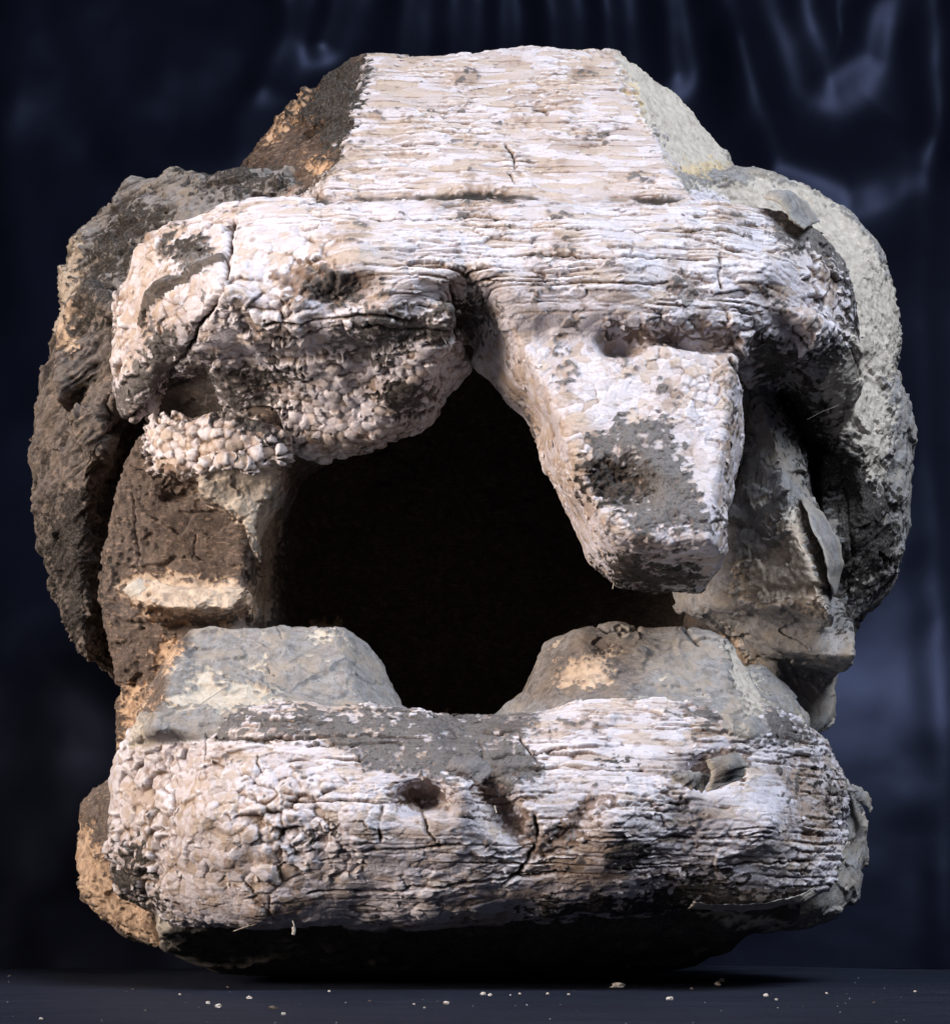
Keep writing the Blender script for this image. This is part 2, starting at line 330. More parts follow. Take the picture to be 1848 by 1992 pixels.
# ---------------------------------------------------------------- which quads the front can see (these are refined)
def proj(P):
    s = CAM_D/(CAM_D+P[:, 1])*1000
    return 924+P[:, 0]*s, VH-(P[:, 2]-CAM_H)*s
qc = CV[Q].mean(1); u, v = proj(qc); GB = 8
iu = np.clip((u/GB).astype(int), 0, 1848//GB); iv = np.clip((v/GB).astype(int), 0, 1992//GB+5)
zb = np.full((1848//GB+1, 1992//GB+6), 9.0); np.minimum.at(zb, (iu, iv), qc[:, 1])
qn = np.cross(CV[Q[:, 2]]-CV[Q[:, 0]], CV[Q[:, 3]]-CV[Q[:, 1]]); qn /= np.linalg.norm(qn, axis=1)[:, None]+1e-12
zbm = zb.copy()
vis = (qc[:, 1] < zbm[iu, iv]+.03) & (qn[:, 1] < .25) & (QL != pid('cavity_wall')) & (QL != pid('underside'))
vis |= (qc[:, 1] < zbm[iu, iv]+.012) & (qn[:, 1] < .4) & (QL != pid('underside')) & (QL != pid('cavity_wall'))
K = 3
R = Q[vis]; NR = Q[~vis]; RL = QL[vis]; NL = QL[~vis]
NVc = len(CV)
def ekeys(Q):
    a = Q; b = np.roll(Q, -1, 1); lo = np.minimum(a, b).astype(np.int64); hi = np.maximum(a, b).astype(np.int64)
    return lo*NVc+hi, a < b
ek, fw = ekeys(R); ue, inv = np.unique(ek, return_inverse=True); inv = inv.reshape(ek.shape)
elo, ehi = ue//NVc, ue % NVc
parts_P = [CV]; parts_N = [CN]
for j in range(1, K):
    t = j/K; parts_P.append(CV[elo]*(1-t)+CV[ehi]*t); parts_N.append(CN[elo]*(1-t)+CN[ehi]*t)
base_e = lambda j: NVc+(j-1)*len(ue)
base_i = NVc+(K-1)*len(ue); n_in = (K-1)**2
for a in range(1, K):
    for b in range(1, K):
        s, t = a/K, b/K; w = [(1-s)*(1-t), s*(1-t), s*t, (1-s)*t]
        parts_P.append(sum(CV[R[:, i]]*w[i] for i in range(4))); parts_N.append(sum(CN[R[:, i]]*w[i] for i in range(4)))
P = np.concatenate(parts_P).astype(np.float32); N = np.concatenate(parts_N)
def eid(e, j):   # j-th vertex going along the quad's edge e
    return np.where(fw[:, e], NVc+(j-1)*len(ue)+inv[:, e], NVc+(K-j-1)*len(ue)+inv[:, e])
G = np.zeros((K+1, K+1, len(R)), np.int64)
G[0, 0], G[K, 0], G[K, K], G[0, K] = R.T
for j in range(1, K):
    G[j, 0] = eid(0, j); G[K, j] = eid(1, j); G[K-j, K] = eid(2, j); G[0, K-j] = eid(3, j)
for a in range(1, K):
    for b in range(1, K): G[a, b] = base_i+((a-1)*(K-1)+(b-1))*len(R)+np.arange(len(R))
FQ = np.concatenate([np.stack([G[a, b], G[a+1, b], G[a+1, b+1], G[a, b+1]], 1) for a in range(K) for b in range(K)])
FL = np.tile(RL, K*K)
# smooth the refined cage so that the coarse facets vanish
fs = np.concatenate([FQ[:, [0, 1]], FQ[:, [1, 2]], FQ[:, [2, 3]], FQ[:, [3, 0]]]); n = len(P)
nk, nf = ekeys(NR); onb = np.isin(nk, ue)
fixed = np.zeros(n, bool); fixed[NR.ravel()] = True
pos = np.searchsorted(ue, nk[onb])
for j in range(1, K): fixed[NVc+(j-1)*len(ue)+pos] = True
deg = np.bincount(fs[:, 0], minlength=n)+np.bincount(fs[:, 1], minlength=n)
for _ in range(3):
    s = np.stack([np.bincount(fs[:, 0], P[fs[:, 1], i], n)+np.bincount(fs[:, 1], P[fs[:, 0], i], n) for i in range(3)], 1)
    Pn = P+.5*(s/np.maximum(deg, 1)[:, None]-P); P = np.where(fixed[:, None], P, Pn).astype(np.float32)
N = vnormals(P, np.concatenate([FQ, NR])).astype(np.float32)
log('refined', n, 'verts', len(FQ)+len(NR), 'quads')

# ---------------------------------------------------------------- surface relief and colour masks
U, V = proj(P); U = U.astype(np.float32); V = V.astype(np.float32)
px = P*1000
L1 = fbm(px, 1/120., 4, 1); L2 = fbm(px+500, 1/60., 4, 2); L3 = fbm(px-300, 1/24., 3, 3); L4 = fbm(px+900, 1/9., 3, 4)
Lz = fbm(px+100, 1/40., 4, 6)
c1_, c2_, c3_, c4_, c5_ = vor(px+np.stack([L3*3, L3*3, Lz*3], 1)+50, (13, 13, 8), 23, .95)
wU = U+L3*9+L4*5+(TB[c3_]-.5)*26; wV = V+Lz*9+L4*5+(TB2[c3_]-.5)*20     # ragged edges for traced patches
def patch(poly, soft=4, rag=1.0):
    a = np.array(poly); m = (U > a[:, 0].min()-40) & (U < a[:, 0].max()+40) & (V > a[:, 1].min()-40) & (V < a[:, 1].max()+40)
    r = np.zeros(n, np.float32); i = np.nonzero(m)[0]
    if len(i): r[i] = 1-sstep(-soft, soft, pdist(poly, U[i]+(wU[i]-U[i])*rag, V[i]+(wV[i]-V[i])*rag))
    return r
def patches(ps, **k):
    r = np.zeros(n, np.float32)
    for p in ps: r = np.maximum(r, patch(p, **k))
    return r
vlab = np.zeros(n, np.int8); vlab[NR.ravel()] = np.repeat(NL, 4); vlab[FQ.ravel()] = np.repeat(FL, 4)
def isp(*names): return np.isin(vlab, [pid(x) for x in names])
CROWN_FRONT = [(735,60),(1175,60),(1232,200),(1300,300),(1330,392),(600,392),(652,330),(700,205)]
BEAM = [(190,800),(215,600),(230,540),(280,460),(340,404),(420,376),(1480,376),(1530,420),(1640,520),(1640,700),(1560,720),(1440,700),(1250,675),(930,650),(560,660),(380,680),(280,740)]
JAW = [(200,1500),(240,1420),(380,1378),(1500,1378),(1600,1420),(1660,1560),(1640,1700),(1560,1752),(1250,1785),(900,1800),(500,1810),(300,1800),(200,1700)]
w_front = patch(CROWN_FRONT, 8)*isp('crown', 'brow_beam')
w_beam = np.maximum(patch(BEAM, 8), isp('brow_beam')*1.0)*isp('brow_beam', 'snout', 'hanging_lip', 'brow_end', 'crown')*(1-w_front)
w_lip = isp('hanging_lip')*(1-w_beam*(V < 650))
w_snout = isp('snout')*(V > 640)*1.0
w_jaw = isp('jaw')*1.0
ledge = patch([(285,870),(300,830),(320,812),(450,800),(545,835),(570,870),(550,890),(500,915),(440,905),(380,915),(300,925)], 4)*isp('left_pillar')
# --- striated weight against knobbly weight
left_knob = sstep(760, 560, U+L1*80)
w_str = np.clip(w_front+w_beam*np.clip(sstep(470, 430, V+L1*25)+0.9*sstep(560, 800, U+L1*60)*sstep(640, 560, V)+.25, 0, 1)*(1-.7*left_knob*(V > 440)), 0, 1)
w_jstr = w_jaw*np.clip(sstep(1505, 1470, V+L1*20)*sstep(330, 420, U)+(.55+.35*sstep(-.2, .2, L2))*sstep(560, 700, U+L1*60)+.3*(V > 1730), 0, 1)
w_str = np.maximum(w_str, w_jstr)*(1-patch([(1560,470),(1640,470),(1690,700),(1560,640)], 20))
w_knob = np.clip(np.maximum.reduce([w_beam, w_lip, w_snout, w_jaw, ledge, w_front])-w_str, 0, 1)
crust = np.clip(w_str+w_knob, 0, 1)
w_fib = isp('left_lobe', 'upper_left_lobe')*1.0

# --- strata: stretched plates, two sizes, each with its own height and tilt
def rn(i, k): return TB[(i*2654435+k*977) & TM]-.5
warp = np.stack([L2*12, L2*3, L1*1.5+L2*.8+L3*.5], 1).astype(np.float32)
pw = px+warp
a1, a2, ai, aox, aoz = vor(pw, (62, 44, 13.5), 3, .95)
b1, b2, bi, box, boz = vor(pw+np.array([7, 3, 2], np.float32), (27, 24, 6.8), 5, .95)
cwn = 1-.45*w_front
str_h = (rn(ai, 1)*6+rn(ai, 2)*aox*5+(rn(ai, 3)-.18)*aoz*7)*cwn+np.minimum((a2-a1)*12, 2.4)+rn(bi, 1)*3.0+rn(bi, 2)*box*2.5-.25*boz*2.5+np.minimum((b2-b1)*7, 1.2)
missing = (rn(ai, 5) > .40)*1.0; str_h -= missing*3.5
zz = (pw[:, 2]+L1*2)/15.0; zi = np.floor(zz); zf = zz-zi; zi = zi.astype(np.int64)
gr = TB[hsh(zi, (px[:, 0]/210+L1*.6+zi*.37).astype(np.int64)+40, 0*zi, 9)]
groove = np.exp(-((zf-.5)*15/1.25)**2)*(gr > .55)*sstep(-.5, .1, L2+.25)
str_h = str_h*.8-groove*5.5
# --- knobs, in two sizes mixed by region
kw = px+np.stack([L3*5+L4*2, L3*3, Lz*5+L4*2], 1)
k1, k2, ki, kox, koz = vor(kw, (41, 38, 30), 11, .95)
m1, m2, mi, mox, moz = vor(px+np.stack([L3*3, L3*3, Lz*3], 1)+50, (15, 15, 12), 13, .95)
s1, s2, si, sox, soz = vor(px+np.stack([L3*4, L3*3, Lz*4], 1)-70, (20, 20, 17), 15, .95)
big = sstep(-.75, .05, L2+L1*.5)
dome = np.sqrt(np.clip(1-(k1*1.1)**2, 0, 1)); fine = np.sqrt(np.clip(1-(m1*1.15)**2, 0, 1)); sdome = np.sqrt(np.clip(1-(s1*1.15)**2, 0, 1))
kb = rn(ki, 1)*13+rn(ki, 2)*kox*14+(rn(ki, 3)-.25)*koz*14+np.minimum((k2-k1)*18, 4.5)+dome*2
ks = rn(si, 1)*6+rn(si, 2)*sox*6+(rn(si, 3)-.15)*soz*8+np.minimum((s2-s1)*12, 3)+sdome*2
knob_h = kb*big+ks*(1-big)+rn(mi, 1)*1.6+np.minimum((m2-m1)*5, .9)+L4*.6
lip_h = sdome*9.5+rn(si, 1)*9+fine*1.5*(rn(mi, 1)+.5)+dome*4*big
sn_h = np.minimum((s2-s1)*10, 2.0)+rn(si, 1)*2.2+rn(si, 2)*sox*2.5+rn(si, 3)*soz*2.5+np.minimum((m2-m1)*5, .9)+rn(mi, 1)*1.2+L4*.5
kmiss = (rn(si, 5) > .42)*1.0
isl = np.clip(w_lip+ledge, 0, 1)
knob_h = knob_h*(1-isl)+lip_h*isl; knob_h = knob_h*(1-w_snout)+sn_h*w_snout
knob_h -= kmiss*2.5*(1-isl)
knob_h += (L2*7+L3*2.5)*(w_jaw+.6*w_beam)
# --- bare, painted and fibrous
f1_, f2_, f3_, f4_, f5_ = vor(px+np.stack([L2*20, L2*12, Lz*16], 1), (75, 70, 48), 27, .95)
bare_h = L2*4+L3*2.0+L4*.7+(rn(f3_, 1)*6+rn(f3_, 2)*f4_*18+rn(f3_, 3)*f5_*14)*(1-.65*isp('upper_right_lobe')-.3*isp('left_stump', 'right_stump')-.7*isp('crown')*(U > 740))
ul = isp('upper_left_lobe')*1.0
pxw = px+np.stack([L2*22, L2*10, L3*6+L2*16], 1); fdir = np.stack([pxw[:, 0]*.45+pxw[:, 2]*.1, pxw[:, 1]*.3, pxw[:, 2]-pxw[:, 0]*(.75-.55*ul)], 1)
fib = fbm(fdir, 1/19., 4, 21, .55, (.42, .4, 1)); fib2 = fbm(fdir, 1/8., 3, 25, .55, (.3, .3, 1))
fib_h = np.abs(fib)*-15+6+np.abs(fib2)*-4+L3*3+L4*1.8
pit1, pit2, pi_, _1, _2 = vor(px+np.stack([L4*3, L4*3, L4*3], 1), (17, 17, 17), 17)
pits = (TB[pi_] > .55)*sstep(.46, .16, pit1)
rough = np.clip(isp('crown')*sstep(760, 700, U)*.7+isp('left_pillar')*sstep(330, 290, U+L2*20)+isp('left_lobe')*.6+isp('upper_right_lobe')*.15+isp('lower_left_lobe')*.7+isp('right_lobe')*.6+isp('underside')*.5, 0, 1)
bare_h = bare_h+rough*(L3*3+np.abs(L4)*2.5)-pits*rough*5
# lower left lobe and pillar right edge rough wood-like fibre
LA = fbm(px+777, 1/85., 3, 71); cam_ = .42+.95*sstep(-.45, .5, LA)
h = bare_h*(1-crust)*(1-w_fib)+(fib_h*.7+L2*9+rn(f3_, 1)*8+rn(f3_, 2)*f4_*18+rn(f3_, 3)*f5_*16)*w_fib*(1-crust)+str_h*w_str*cam_+knob_h*w_knob*np.maximum(cam_, .8*isl)
h = h+crust*L1*5
# --- peeled patches of grey paint over the crust, one of painted shade (paint film stands 2 px proud)
GREY_ON_CRUST = [
 [(1165,830),(1200,815),(1300,822),(1322,870),(1345,930),(1385,1000),(1372,1030),(1300,1036),(1240,1030),(1195,1000),(1150,960),(1138,905),(1140,870)],
 [(1190,1072),(1230,1090),(1300,1108),(1350,1106),(1362,1140),(1200,1140),(1180,1090)],
 [(415,725),(500,735),(560,800),(575,860),(520,850),(430,825)],  # grey on the lip stands in for the shaded recess above the ledge
 [(1485,392),(1530,372),(1572,388),(1618,450),(1650,540),(1660,620),(1640,600),(1600,500),(1540,490),(1500,430)],
 [(1450,655),(1500,662),(1560,700),(1540,740),(1490,745),(1450,700)],
 [(1560,715),(1620,660),(1660,620),(1675,700),(1665,800),(1600,865),(1520,815),(1540,760)],
 [(1640,560),(1670,560),(1680,800),(1650,800)],
 [(700,610),(790,600),(880,630),(890,655),(850,668),(760,655),(690,640)],
 [(640,650),(720,650),(800,672),(760,692),(660,680)],
 [(860,590),(930,575),(960,600),(920,660),(880,640)],
 [(380,1385),(620,1388),(760,1388),(1020,1385),(1060,1400),(1010,1430),(960,1500),(900,1500),(830,1450),(760,1460),(700,1470),(600,1430),(400,1415)],
 [(830,1440),(1000,1440),(1050,1490),(1040,1520),(950,1515),(860,1500),(720,1500),(700,1475)],
 [(1280,1395),(1500,1385),(1560,1410),(1590,1440),(1540,1450),(1480,1440),(1400,1420)],
 [(380,1410),(620,1412),(600,1432),(420,1430)],
 [(300,640),(345,620),(360,700),(300,760),(240,830),(200,850),(200,780),(270,720)],
 [(380,700),(520,710),(600,715),(590,740),(500,745),(420,735),(400,780),(340,760)],
 [(745,740),(830,740),(830,790),(780,805),(740,770)],
 [(330,460),(400,465),(405,510),(350,525),(325,490)],
 [(600,540),(680,535),(690,580),(620,590)],
]
DARK_ON_CRUST = [
 [(1490,660),(1560,680),(1600,660),(1560,720),(1500,740),(1465,700)],
 [(1570,730),(1640,640),(1672,640),(1672,800),(1640,845),(1590,865),(1540,820)],
 [(1636,540),(1660,560),(1668,700),(1640,690)],
 [(1185,1070),(1215,1080),(1260,1094),(1300,1090),(1350,1105),(1362,1142),(1200,1142),(1178,1100)],
 [(1140,880),(1230,905),(1262,950),(1240,975),(1170,1000),(1135,950)],
 [(215,1700),(245,1640),(290,1650),(300,1700),(280,1730),(330,1765),(300,1790),(240,1745)],
 [(1000,1760),(1300,1735),(1500,1740),(1560,1770),(1300,1800),(1060,1800)],
 [(1310,1700),(1400,1690),(1450,1700),(1440,1740),(1360,1745),(1290,1740)],
 [(330,455),(400,470),(400,505),(350,510)],
 [(390,710),(600,712),(590,735),(420,735),(360,760)],
 [(745,745),(800,740),(825,770),(780,800)],
 [(870,575),(925,580),(910,620),(880,625)],
 [(1190,1450),(1235,1470),(1225,1490),(1190,1480)],
 [(600,1605),(640,1590),(640,1640),(610,1640)],
 [(1220,1655),(1260,1650),(1265,1685),(1225,1680)],
 [(1290,1560),(1330,1545),(1330,1570)],
 [(700,620),(880,640),(860,655),(720,640)],
 [(1580,1440),(1600,1480),(1640,1580),(1640,1610),(1600,1540)],
]
greyp = patches(GREY_ON_CRUST, soft=2, rag=1.6)*crust
greyp = np.maximum(greyp*(.15+.85*sstep(-.62, -.5, L3*.6+L4*.6+(TB3[c3_]-.5)*.5)), crust*sstep(.66, .72, L2*.6+.35*L3+(TB[c3_]-.5)*.9)*.9)
darkp = patches(DARK_ON_CRUST, soft=3, rag=2.0)*np.where(sstep(-.55, -.35, L3+L4*.5) > .5, 1, .2)
h = h*(1-greyp*.55)+greyp*(3.5)+greyp*L4*1.2
# --- drawn cracks: polyline, half-width, depth
CRACKS = [
 ([(620,386),(760,383),(900,383),(1100,385),(1330,388)],9,9),
 ([(452,430),(444,470),(438,520),(430,560),(410,600),(380,640)],6,26),
 ([(520,620),(600,626),(700,615),(760,612),(800,618)],2.2,12), ([(500,645),(560,655),(660,635),(760,632),(870,640)],2.0,10),
 ([(880,560),(892,620),(884,680)],5,16), ([(330,720),(360,690),(380,640)],5,16), ([(205,850),(270,800),(330,735)],5,14),
 ([(1402,490),(1400,540),(1402,560)],2.5,9), ([(1400,480),(1500,486),(1560,484)],2.2,8), ([(820,500),(1000,496),(1200,500),(1380,506)],1.8,7),
 ([(860,548),(1100,546),(1300,552)],1.6,6), ([(900,440),(1200,446),(1450,452)],1.6,6), ([(720,428),(900,424),(1100,428)],1.3,5),
 ([(938,572),(940,600)],3,10), ([(1232,470),(1228,500)],2,7),
 ([(400,1436),(520,1440),(700,1432),(820,1440)],2.0,9), ([(560,1478),(640,1474),(705,1476)],2.6,11), ([(600,1452),(700,1448),(780,1450)],2.0,8),
 ([(390,1410),(500,1404),(640,1408)],2.4,9), ([(400,1430),(400,1480)],1.8,8), ([(500,1470),(505,1500)],1.8,7),
 ([(745,1570),(738,1640)],3.5,12), ([(820,1570),(832,1620),(850,1640)],2.5,9), ([(560,1560),(700,1556),(760,1562)],2,8),
 ([(640,1664),(760,1656),(900,1646)],1.8,8), ([(600,1735),(760,1735),(900,1715),(1100,1700)],2.2,9),
 ([(1040,1590),(1046,1640),(1010,1700),(980,1720)],4,9), ([(1000,1500),(1100,1490),(1250,1500)],2,8), ([(960,1480),(1010,1470),(1100,1460)],2,8),
 ([(1180,1570),(1300,1566),(1420,1572)],1.8,7), ([(1150,1630),(1350,1628),(1500,1622)],1.8,7), ([(1180,1690),(1400,1684),(1560,1676)],1.8,7),
 ([(880,1392),(900,1420),(960,1426),(1010,1424)],2.2,8), ([(930,1440),(938,1480),(900,1500)],2.4,9), ([(1010,1440),(1045,1480)],2.0,8),
 ([(650,1310),(668,1340),(700,1352),(720,1352)],1.6,5), ([(840,1395),(870,1410),(890,1440)],1.6,6),
 ([(1376,1328),(1400,1340),(1424,1352)],1.8,8), ([(1300,1345),(1370,1350),(1400,1344),(1440,1330)],1.3,5), ([(540,1222),(546,1240)],1.5,5), ([(520,1290),(524,1306),(534,1312)],1.8,6), ([(1150,1210),(1180,1230),(1240,1222)],3,8), ([(1330,1212),(1344,1240),(1360,1250)],4,10), ([(1400,1230),(1430,1290),(1450,1370)],2,7), ([(400,1300),(440,1316),(470,1310),(500,1330)],1.4,4), ([(1220,1300),(1260,1306),(1300,1300)],1.3,4), ([(420,1056),(440,1100)],1.2,4), ([(200,1180),(240,1210),(300,1215)],2.5,8), ([(450,1000),(480,1040),(482,1120)],1.6,6), ([(1340,1020),(1400,1010),(1470,1030)],1.2,4), ([(1480,860),(1470,940)],1.2,3), ([(990,340),(1002,360)],2,6), ([(982,283),(1000,312),(998,330)],2.2,7),
 ([(1040,214),(1060,222)],4,10), ([(210,620),(205,760),(215,840)],4,12), ([(1420,700),(1455,760),(1440,900),(1400,1030)],3.5,12),
 ([(1520,800),(1560,860),(1580,940)],2.5,9), ([(240,900),(262,1000),(270,1100)],2.2,8), ([(380,1040),(378,1090)],1.2,4),
 ([(650,1380),(760,1388),(860,1398)],1.5,5), ([(1640,640),(1690,760),(1730,830)],2,6), ([(1640,950),(1660,1080),(1650,1200)],4,10),
]
crack = np.zeros(n, np.float32)
cu = U+L3*4+L4*2.2; cv = V+Lz*4+L4*2.2
for line, wd, dep in CRACKS:
    a = np.array(line); m = np.nonzero((U > a[:, 0].min()-30) & (U < a[:, 0].max()+30) & (V > a[:, 1].min()-30) & (V < a[:, 1].max()+30))[0]
    if len(m) == 0: continue
    d = ldist(line, cu[m], cv[m]); g = np.exp(-(d/wd)**2)*np.clip(.75+L2[m]*.6, .25, 1.1); h[m] -= g*dep; crack[m] = np.maximum(crack[m], g)
# --- grey film on the bare parts: flaked away patches show cream chalk below
PEEL = [
 [(500,270),(545,215),(600,170),(610,180),(570,225),(530,280)], [(600,300),(630,300),(630,345),(600,345)],
 [(1430,1110),(1500,1070),(1560,1040),(1600,1120),(1602,1200),(1560,1185),(1432,1162)],
 [(1500,1010),(1555,985),(1575,1060),(1600,1200),(1590,1215),(1560,1120),(1530,1060)],
 [(1640,640),(1720,720),(1740,800),(1730,900),(1700,960),(1660,830),(1630,870),(1620,780),(1600,900),(1610,700)],
 [(104,640),(104,560),(130,470),(165,440),(150,520),(140,600),(140,690),(115,690)],
 [(300,1268),(332,1240),(352,1250),(345,1300),(310,1310)],
 [(382,1295),(425,1310),(420,1350),(380,1352),(360,1340)], [(458,1284),(510,1280),(520,1298),(480,1304)],
 [(604,1218),(650,1210),(656,1232),(630,1256),(606,1240)], [(380,1322),(470,1330),(560,1345),(520,1380),(300,1382)],
 [(1410,1225),(1440,1250),(1470,1310),(1500,1380),(1445,1380),(1420,1300)],
 [(380,905),(430,905),(500,890),(545,900),(530,960),(500,1000),(480,1030),(440,1000),(430,980),(380,955)],
 [(382,898),(548,888),(546,940),(520,985),(504,1080),(480,1030),(425,990),(384,960)], [(232,1150),(270,1112),(482,1128),(484,1180),(440,1202),(290,1206)],
 [(245,1150),(280,1120),(335,1140),(420,1150),(478,1135),(468,1170),(420,1192),(300,1190)],
 [(500,1000),(545,980),(545,1080),(530,1210),(490,1200),(470,1180),(505,1120)],
 [(235,1150),(165,1560),(160,1620),(150,1640)], [(150,1570),(165,1600),(190,1660),(220,1700),(330,1800),(330,1850),(180,1790),(130,1700)],
 [(1185,95),(1240,100),(1300,130),(1362,187),(1402,242),(1430,320),(1320,340),(1250,210),(1225,180)],
 [(230,1340),(290,1320),(290,1345),(235,1370)], [(245,1370),(290,1350),(270,1480),(240,1480)],
 [(1320,360),(1560,345),(1680,430),(1770,600),(1740,740),(1640,700),(1560,500),(1400,400)],
 [(1660,1120),(1700,1100),(1700,1130),(1650,1160)],[(860,1405),(910,1398),(915,1415),(880,1425)], [(905,1450),(960,1430),(965,1450),(930,1470),(900,1470)],
 [(1100,1290),(1200,1260),(1180,1330),(1080,1340)], [(1280,1740),(1560,1800),(1620,1780),(1600,1800),(1500,1815)],
]
peel = patches(PEEL, soft=2.0, rag=1.2)*(1-crust*(V < 1390)*(V > 395))
peel = np.maximum(peel, (1-crust)*sstep(.60, .66, L2*.6+L3*.45+.05)*isp('left_stump', 'right_stump', 'right_pillar', 'lower_right_lobe', 'right_lobe')*.9)
fibm = np.clip(sstep(.05, -.7, fib_h*.12+L3*.1), 0, 1)*w_fib*(1-crust)
h = h-peel*4.5*(1-crust)+peel*L4*1.3
part_shade = isp('cavity_wall')*.5+isp('brow_recess')*.45+isp('underside')*.85+isp('back_shell')*.7  # shade of hollow, recess and underside put into the colour, shell darkened too
blackp = patches([[(1560,870),(1600,880),(1660,850),(1690,900),(1730,960),(1750,1100),(1690,1175),(1640,1250),(1620,1000),(1580,960)],
   [(1500,790),(1560,720),(1640,830),(1600,865),(1580,920),(1550,870)], [(560,165),(620,120),(735,120),(755,190),(740,240),(700,290),(660,330),(610,250)],
   [(150,560),(200,420),(290,380),(330,400),(260,480),(215,560),(200,660),(150,640)], [(330,320),(560,330),(570,370),(400,372)],
   [(70,1060),(110,960),(190,940),(190,1290),(120,1200)]], soft=5, rag=2.2)*(1-crust)
yell = patches([[(1305,318),(1390,312),(1420,322),(1390,340),(1320,335)], [(1215,150),(1232,150),(1262,250),(1250,240)]], soft=5)*isp('crown')
hole = patches([[(768,1532),(800,1520),(860,1522),(880,1545),(850,1570),(800,1572),(770,1560)], [(905,1500),(960,1500),(1000,1560),(1040,1600),(1040,1650),(1000,1620),(950,1570)],
   [(1055,1640),(1120,1570),(1190,1530),(1200,1545),(1130,1620),(1070,1680),(1030,1690)],[(1140,880),(1200,900),(1270,915),(1262,960),(1200,985),(1150,975)],
   [(1180,625),(1240,635),(1300,640),(1420,630),(1440,660),(1260,668),(1195,660)], [(610,520),(700,545),(690,590),(560,580),(530,540)],
   [(1350,1480),(1400,1462),(1460,1465),(1450,1510),(1400,1530),(1350,1520)], [(310,900),(378,910),(376,960),(300,940)], [(580,215),(620,205),(640,240),(600,255)]], soft=5, rag=1.4)
h = h+hole*(L3*8+L4*4.5)*.8
# ground contact stays flat
h = h*sstep(.005, .05, P[:, 2])
amp = np.where(fixed, 1, 1)
hsel = h.copy()
P2 = P+N*(h*.001*amp)[:, None]
P2[:, 2] = np.maximum(P2[:, 2], 0.0005)
P2 = P2.astype(np.float32)
# how deep a point lies below its surroundings: dirt settles there
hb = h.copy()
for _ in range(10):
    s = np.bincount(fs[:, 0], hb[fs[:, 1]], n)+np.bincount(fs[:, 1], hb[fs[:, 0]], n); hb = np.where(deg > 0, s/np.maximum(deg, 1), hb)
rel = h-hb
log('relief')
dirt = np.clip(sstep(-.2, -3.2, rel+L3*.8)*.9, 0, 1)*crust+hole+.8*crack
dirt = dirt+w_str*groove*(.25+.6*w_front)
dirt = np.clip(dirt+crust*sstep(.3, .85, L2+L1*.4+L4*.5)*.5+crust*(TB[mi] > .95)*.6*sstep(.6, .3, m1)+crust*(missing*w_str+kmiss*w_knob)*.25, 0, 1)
warm = np.clip(sstep(-.2, .9, L1*.6+L2*.7)+patches([[(330,1500),(560,1560),(620,1680),(560,1740),(300,1760),(230,1650),(240,1480)], [(215,560),(330,420),(330,640),(250,730),(200,730)],  # the jaw's left patch puts the warm tone of its shade into the colour
    [(1050,1640),(1300,1620),(1350,1700),(1100,1740),(1000,1730)], [(1010,660),(1150,850),(1180,1040),(1130,1040),(1040,850),(960,740)]], soft=30)*.7+.55*w_front+.9*ledge+isp('left_pillar', 'lower_left_lobe')*.8, 0, 1)
scratch = crust*0
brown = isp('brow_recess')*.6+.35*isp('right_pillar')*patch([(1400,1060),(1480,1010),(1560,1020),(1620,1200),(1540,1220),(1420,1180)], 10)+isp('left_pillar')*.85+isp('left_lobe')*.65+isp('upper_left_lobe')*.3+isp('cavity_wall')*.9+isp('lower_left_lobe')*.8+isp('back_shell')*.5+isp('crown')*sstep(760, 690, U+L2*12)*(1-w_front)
brown += .8*isp('left_stump')*sstep(352, 330, U+L2*14+(V-1300)*.35)*(V < 1385)
brown += .55*patch([(1060,1270),(1150,1225),(1230,1260),(1260,1330),(1200,1372),(1000,1372)], 25)*isp('right_stump')
brown = np.clip(brown, 0, 1)*(1-crust)*(1-.75*patch([(375,895),(548,885),(555,960),(520,1030),(490,1090),(470,1020),(425,990),(380,960)], 6))*(1-.45*patch([(230,1150),(270,1115),(480,1130),(480,1180),(300,1200)], 6))*(1-.5*patch([(500,980),(580,960),(560,1210),(500,1215)], 10))
A = np.stack([crust, greyp, np.clip(darkp*crust+blackp+part_shade, 0, 1), dirt], 1)
B = np.stack([np.maximum(peel, 0), brown, warm, yell], 1)
CC = np.stack([np.clip(crack, 0, 1), np.clip(rel/6+.5, 0, 1), TB2[np.where(w_knob > w_str, si, ai)], np.clip(pits*rough+fibm, 0, 1)], 1)
log('masks')

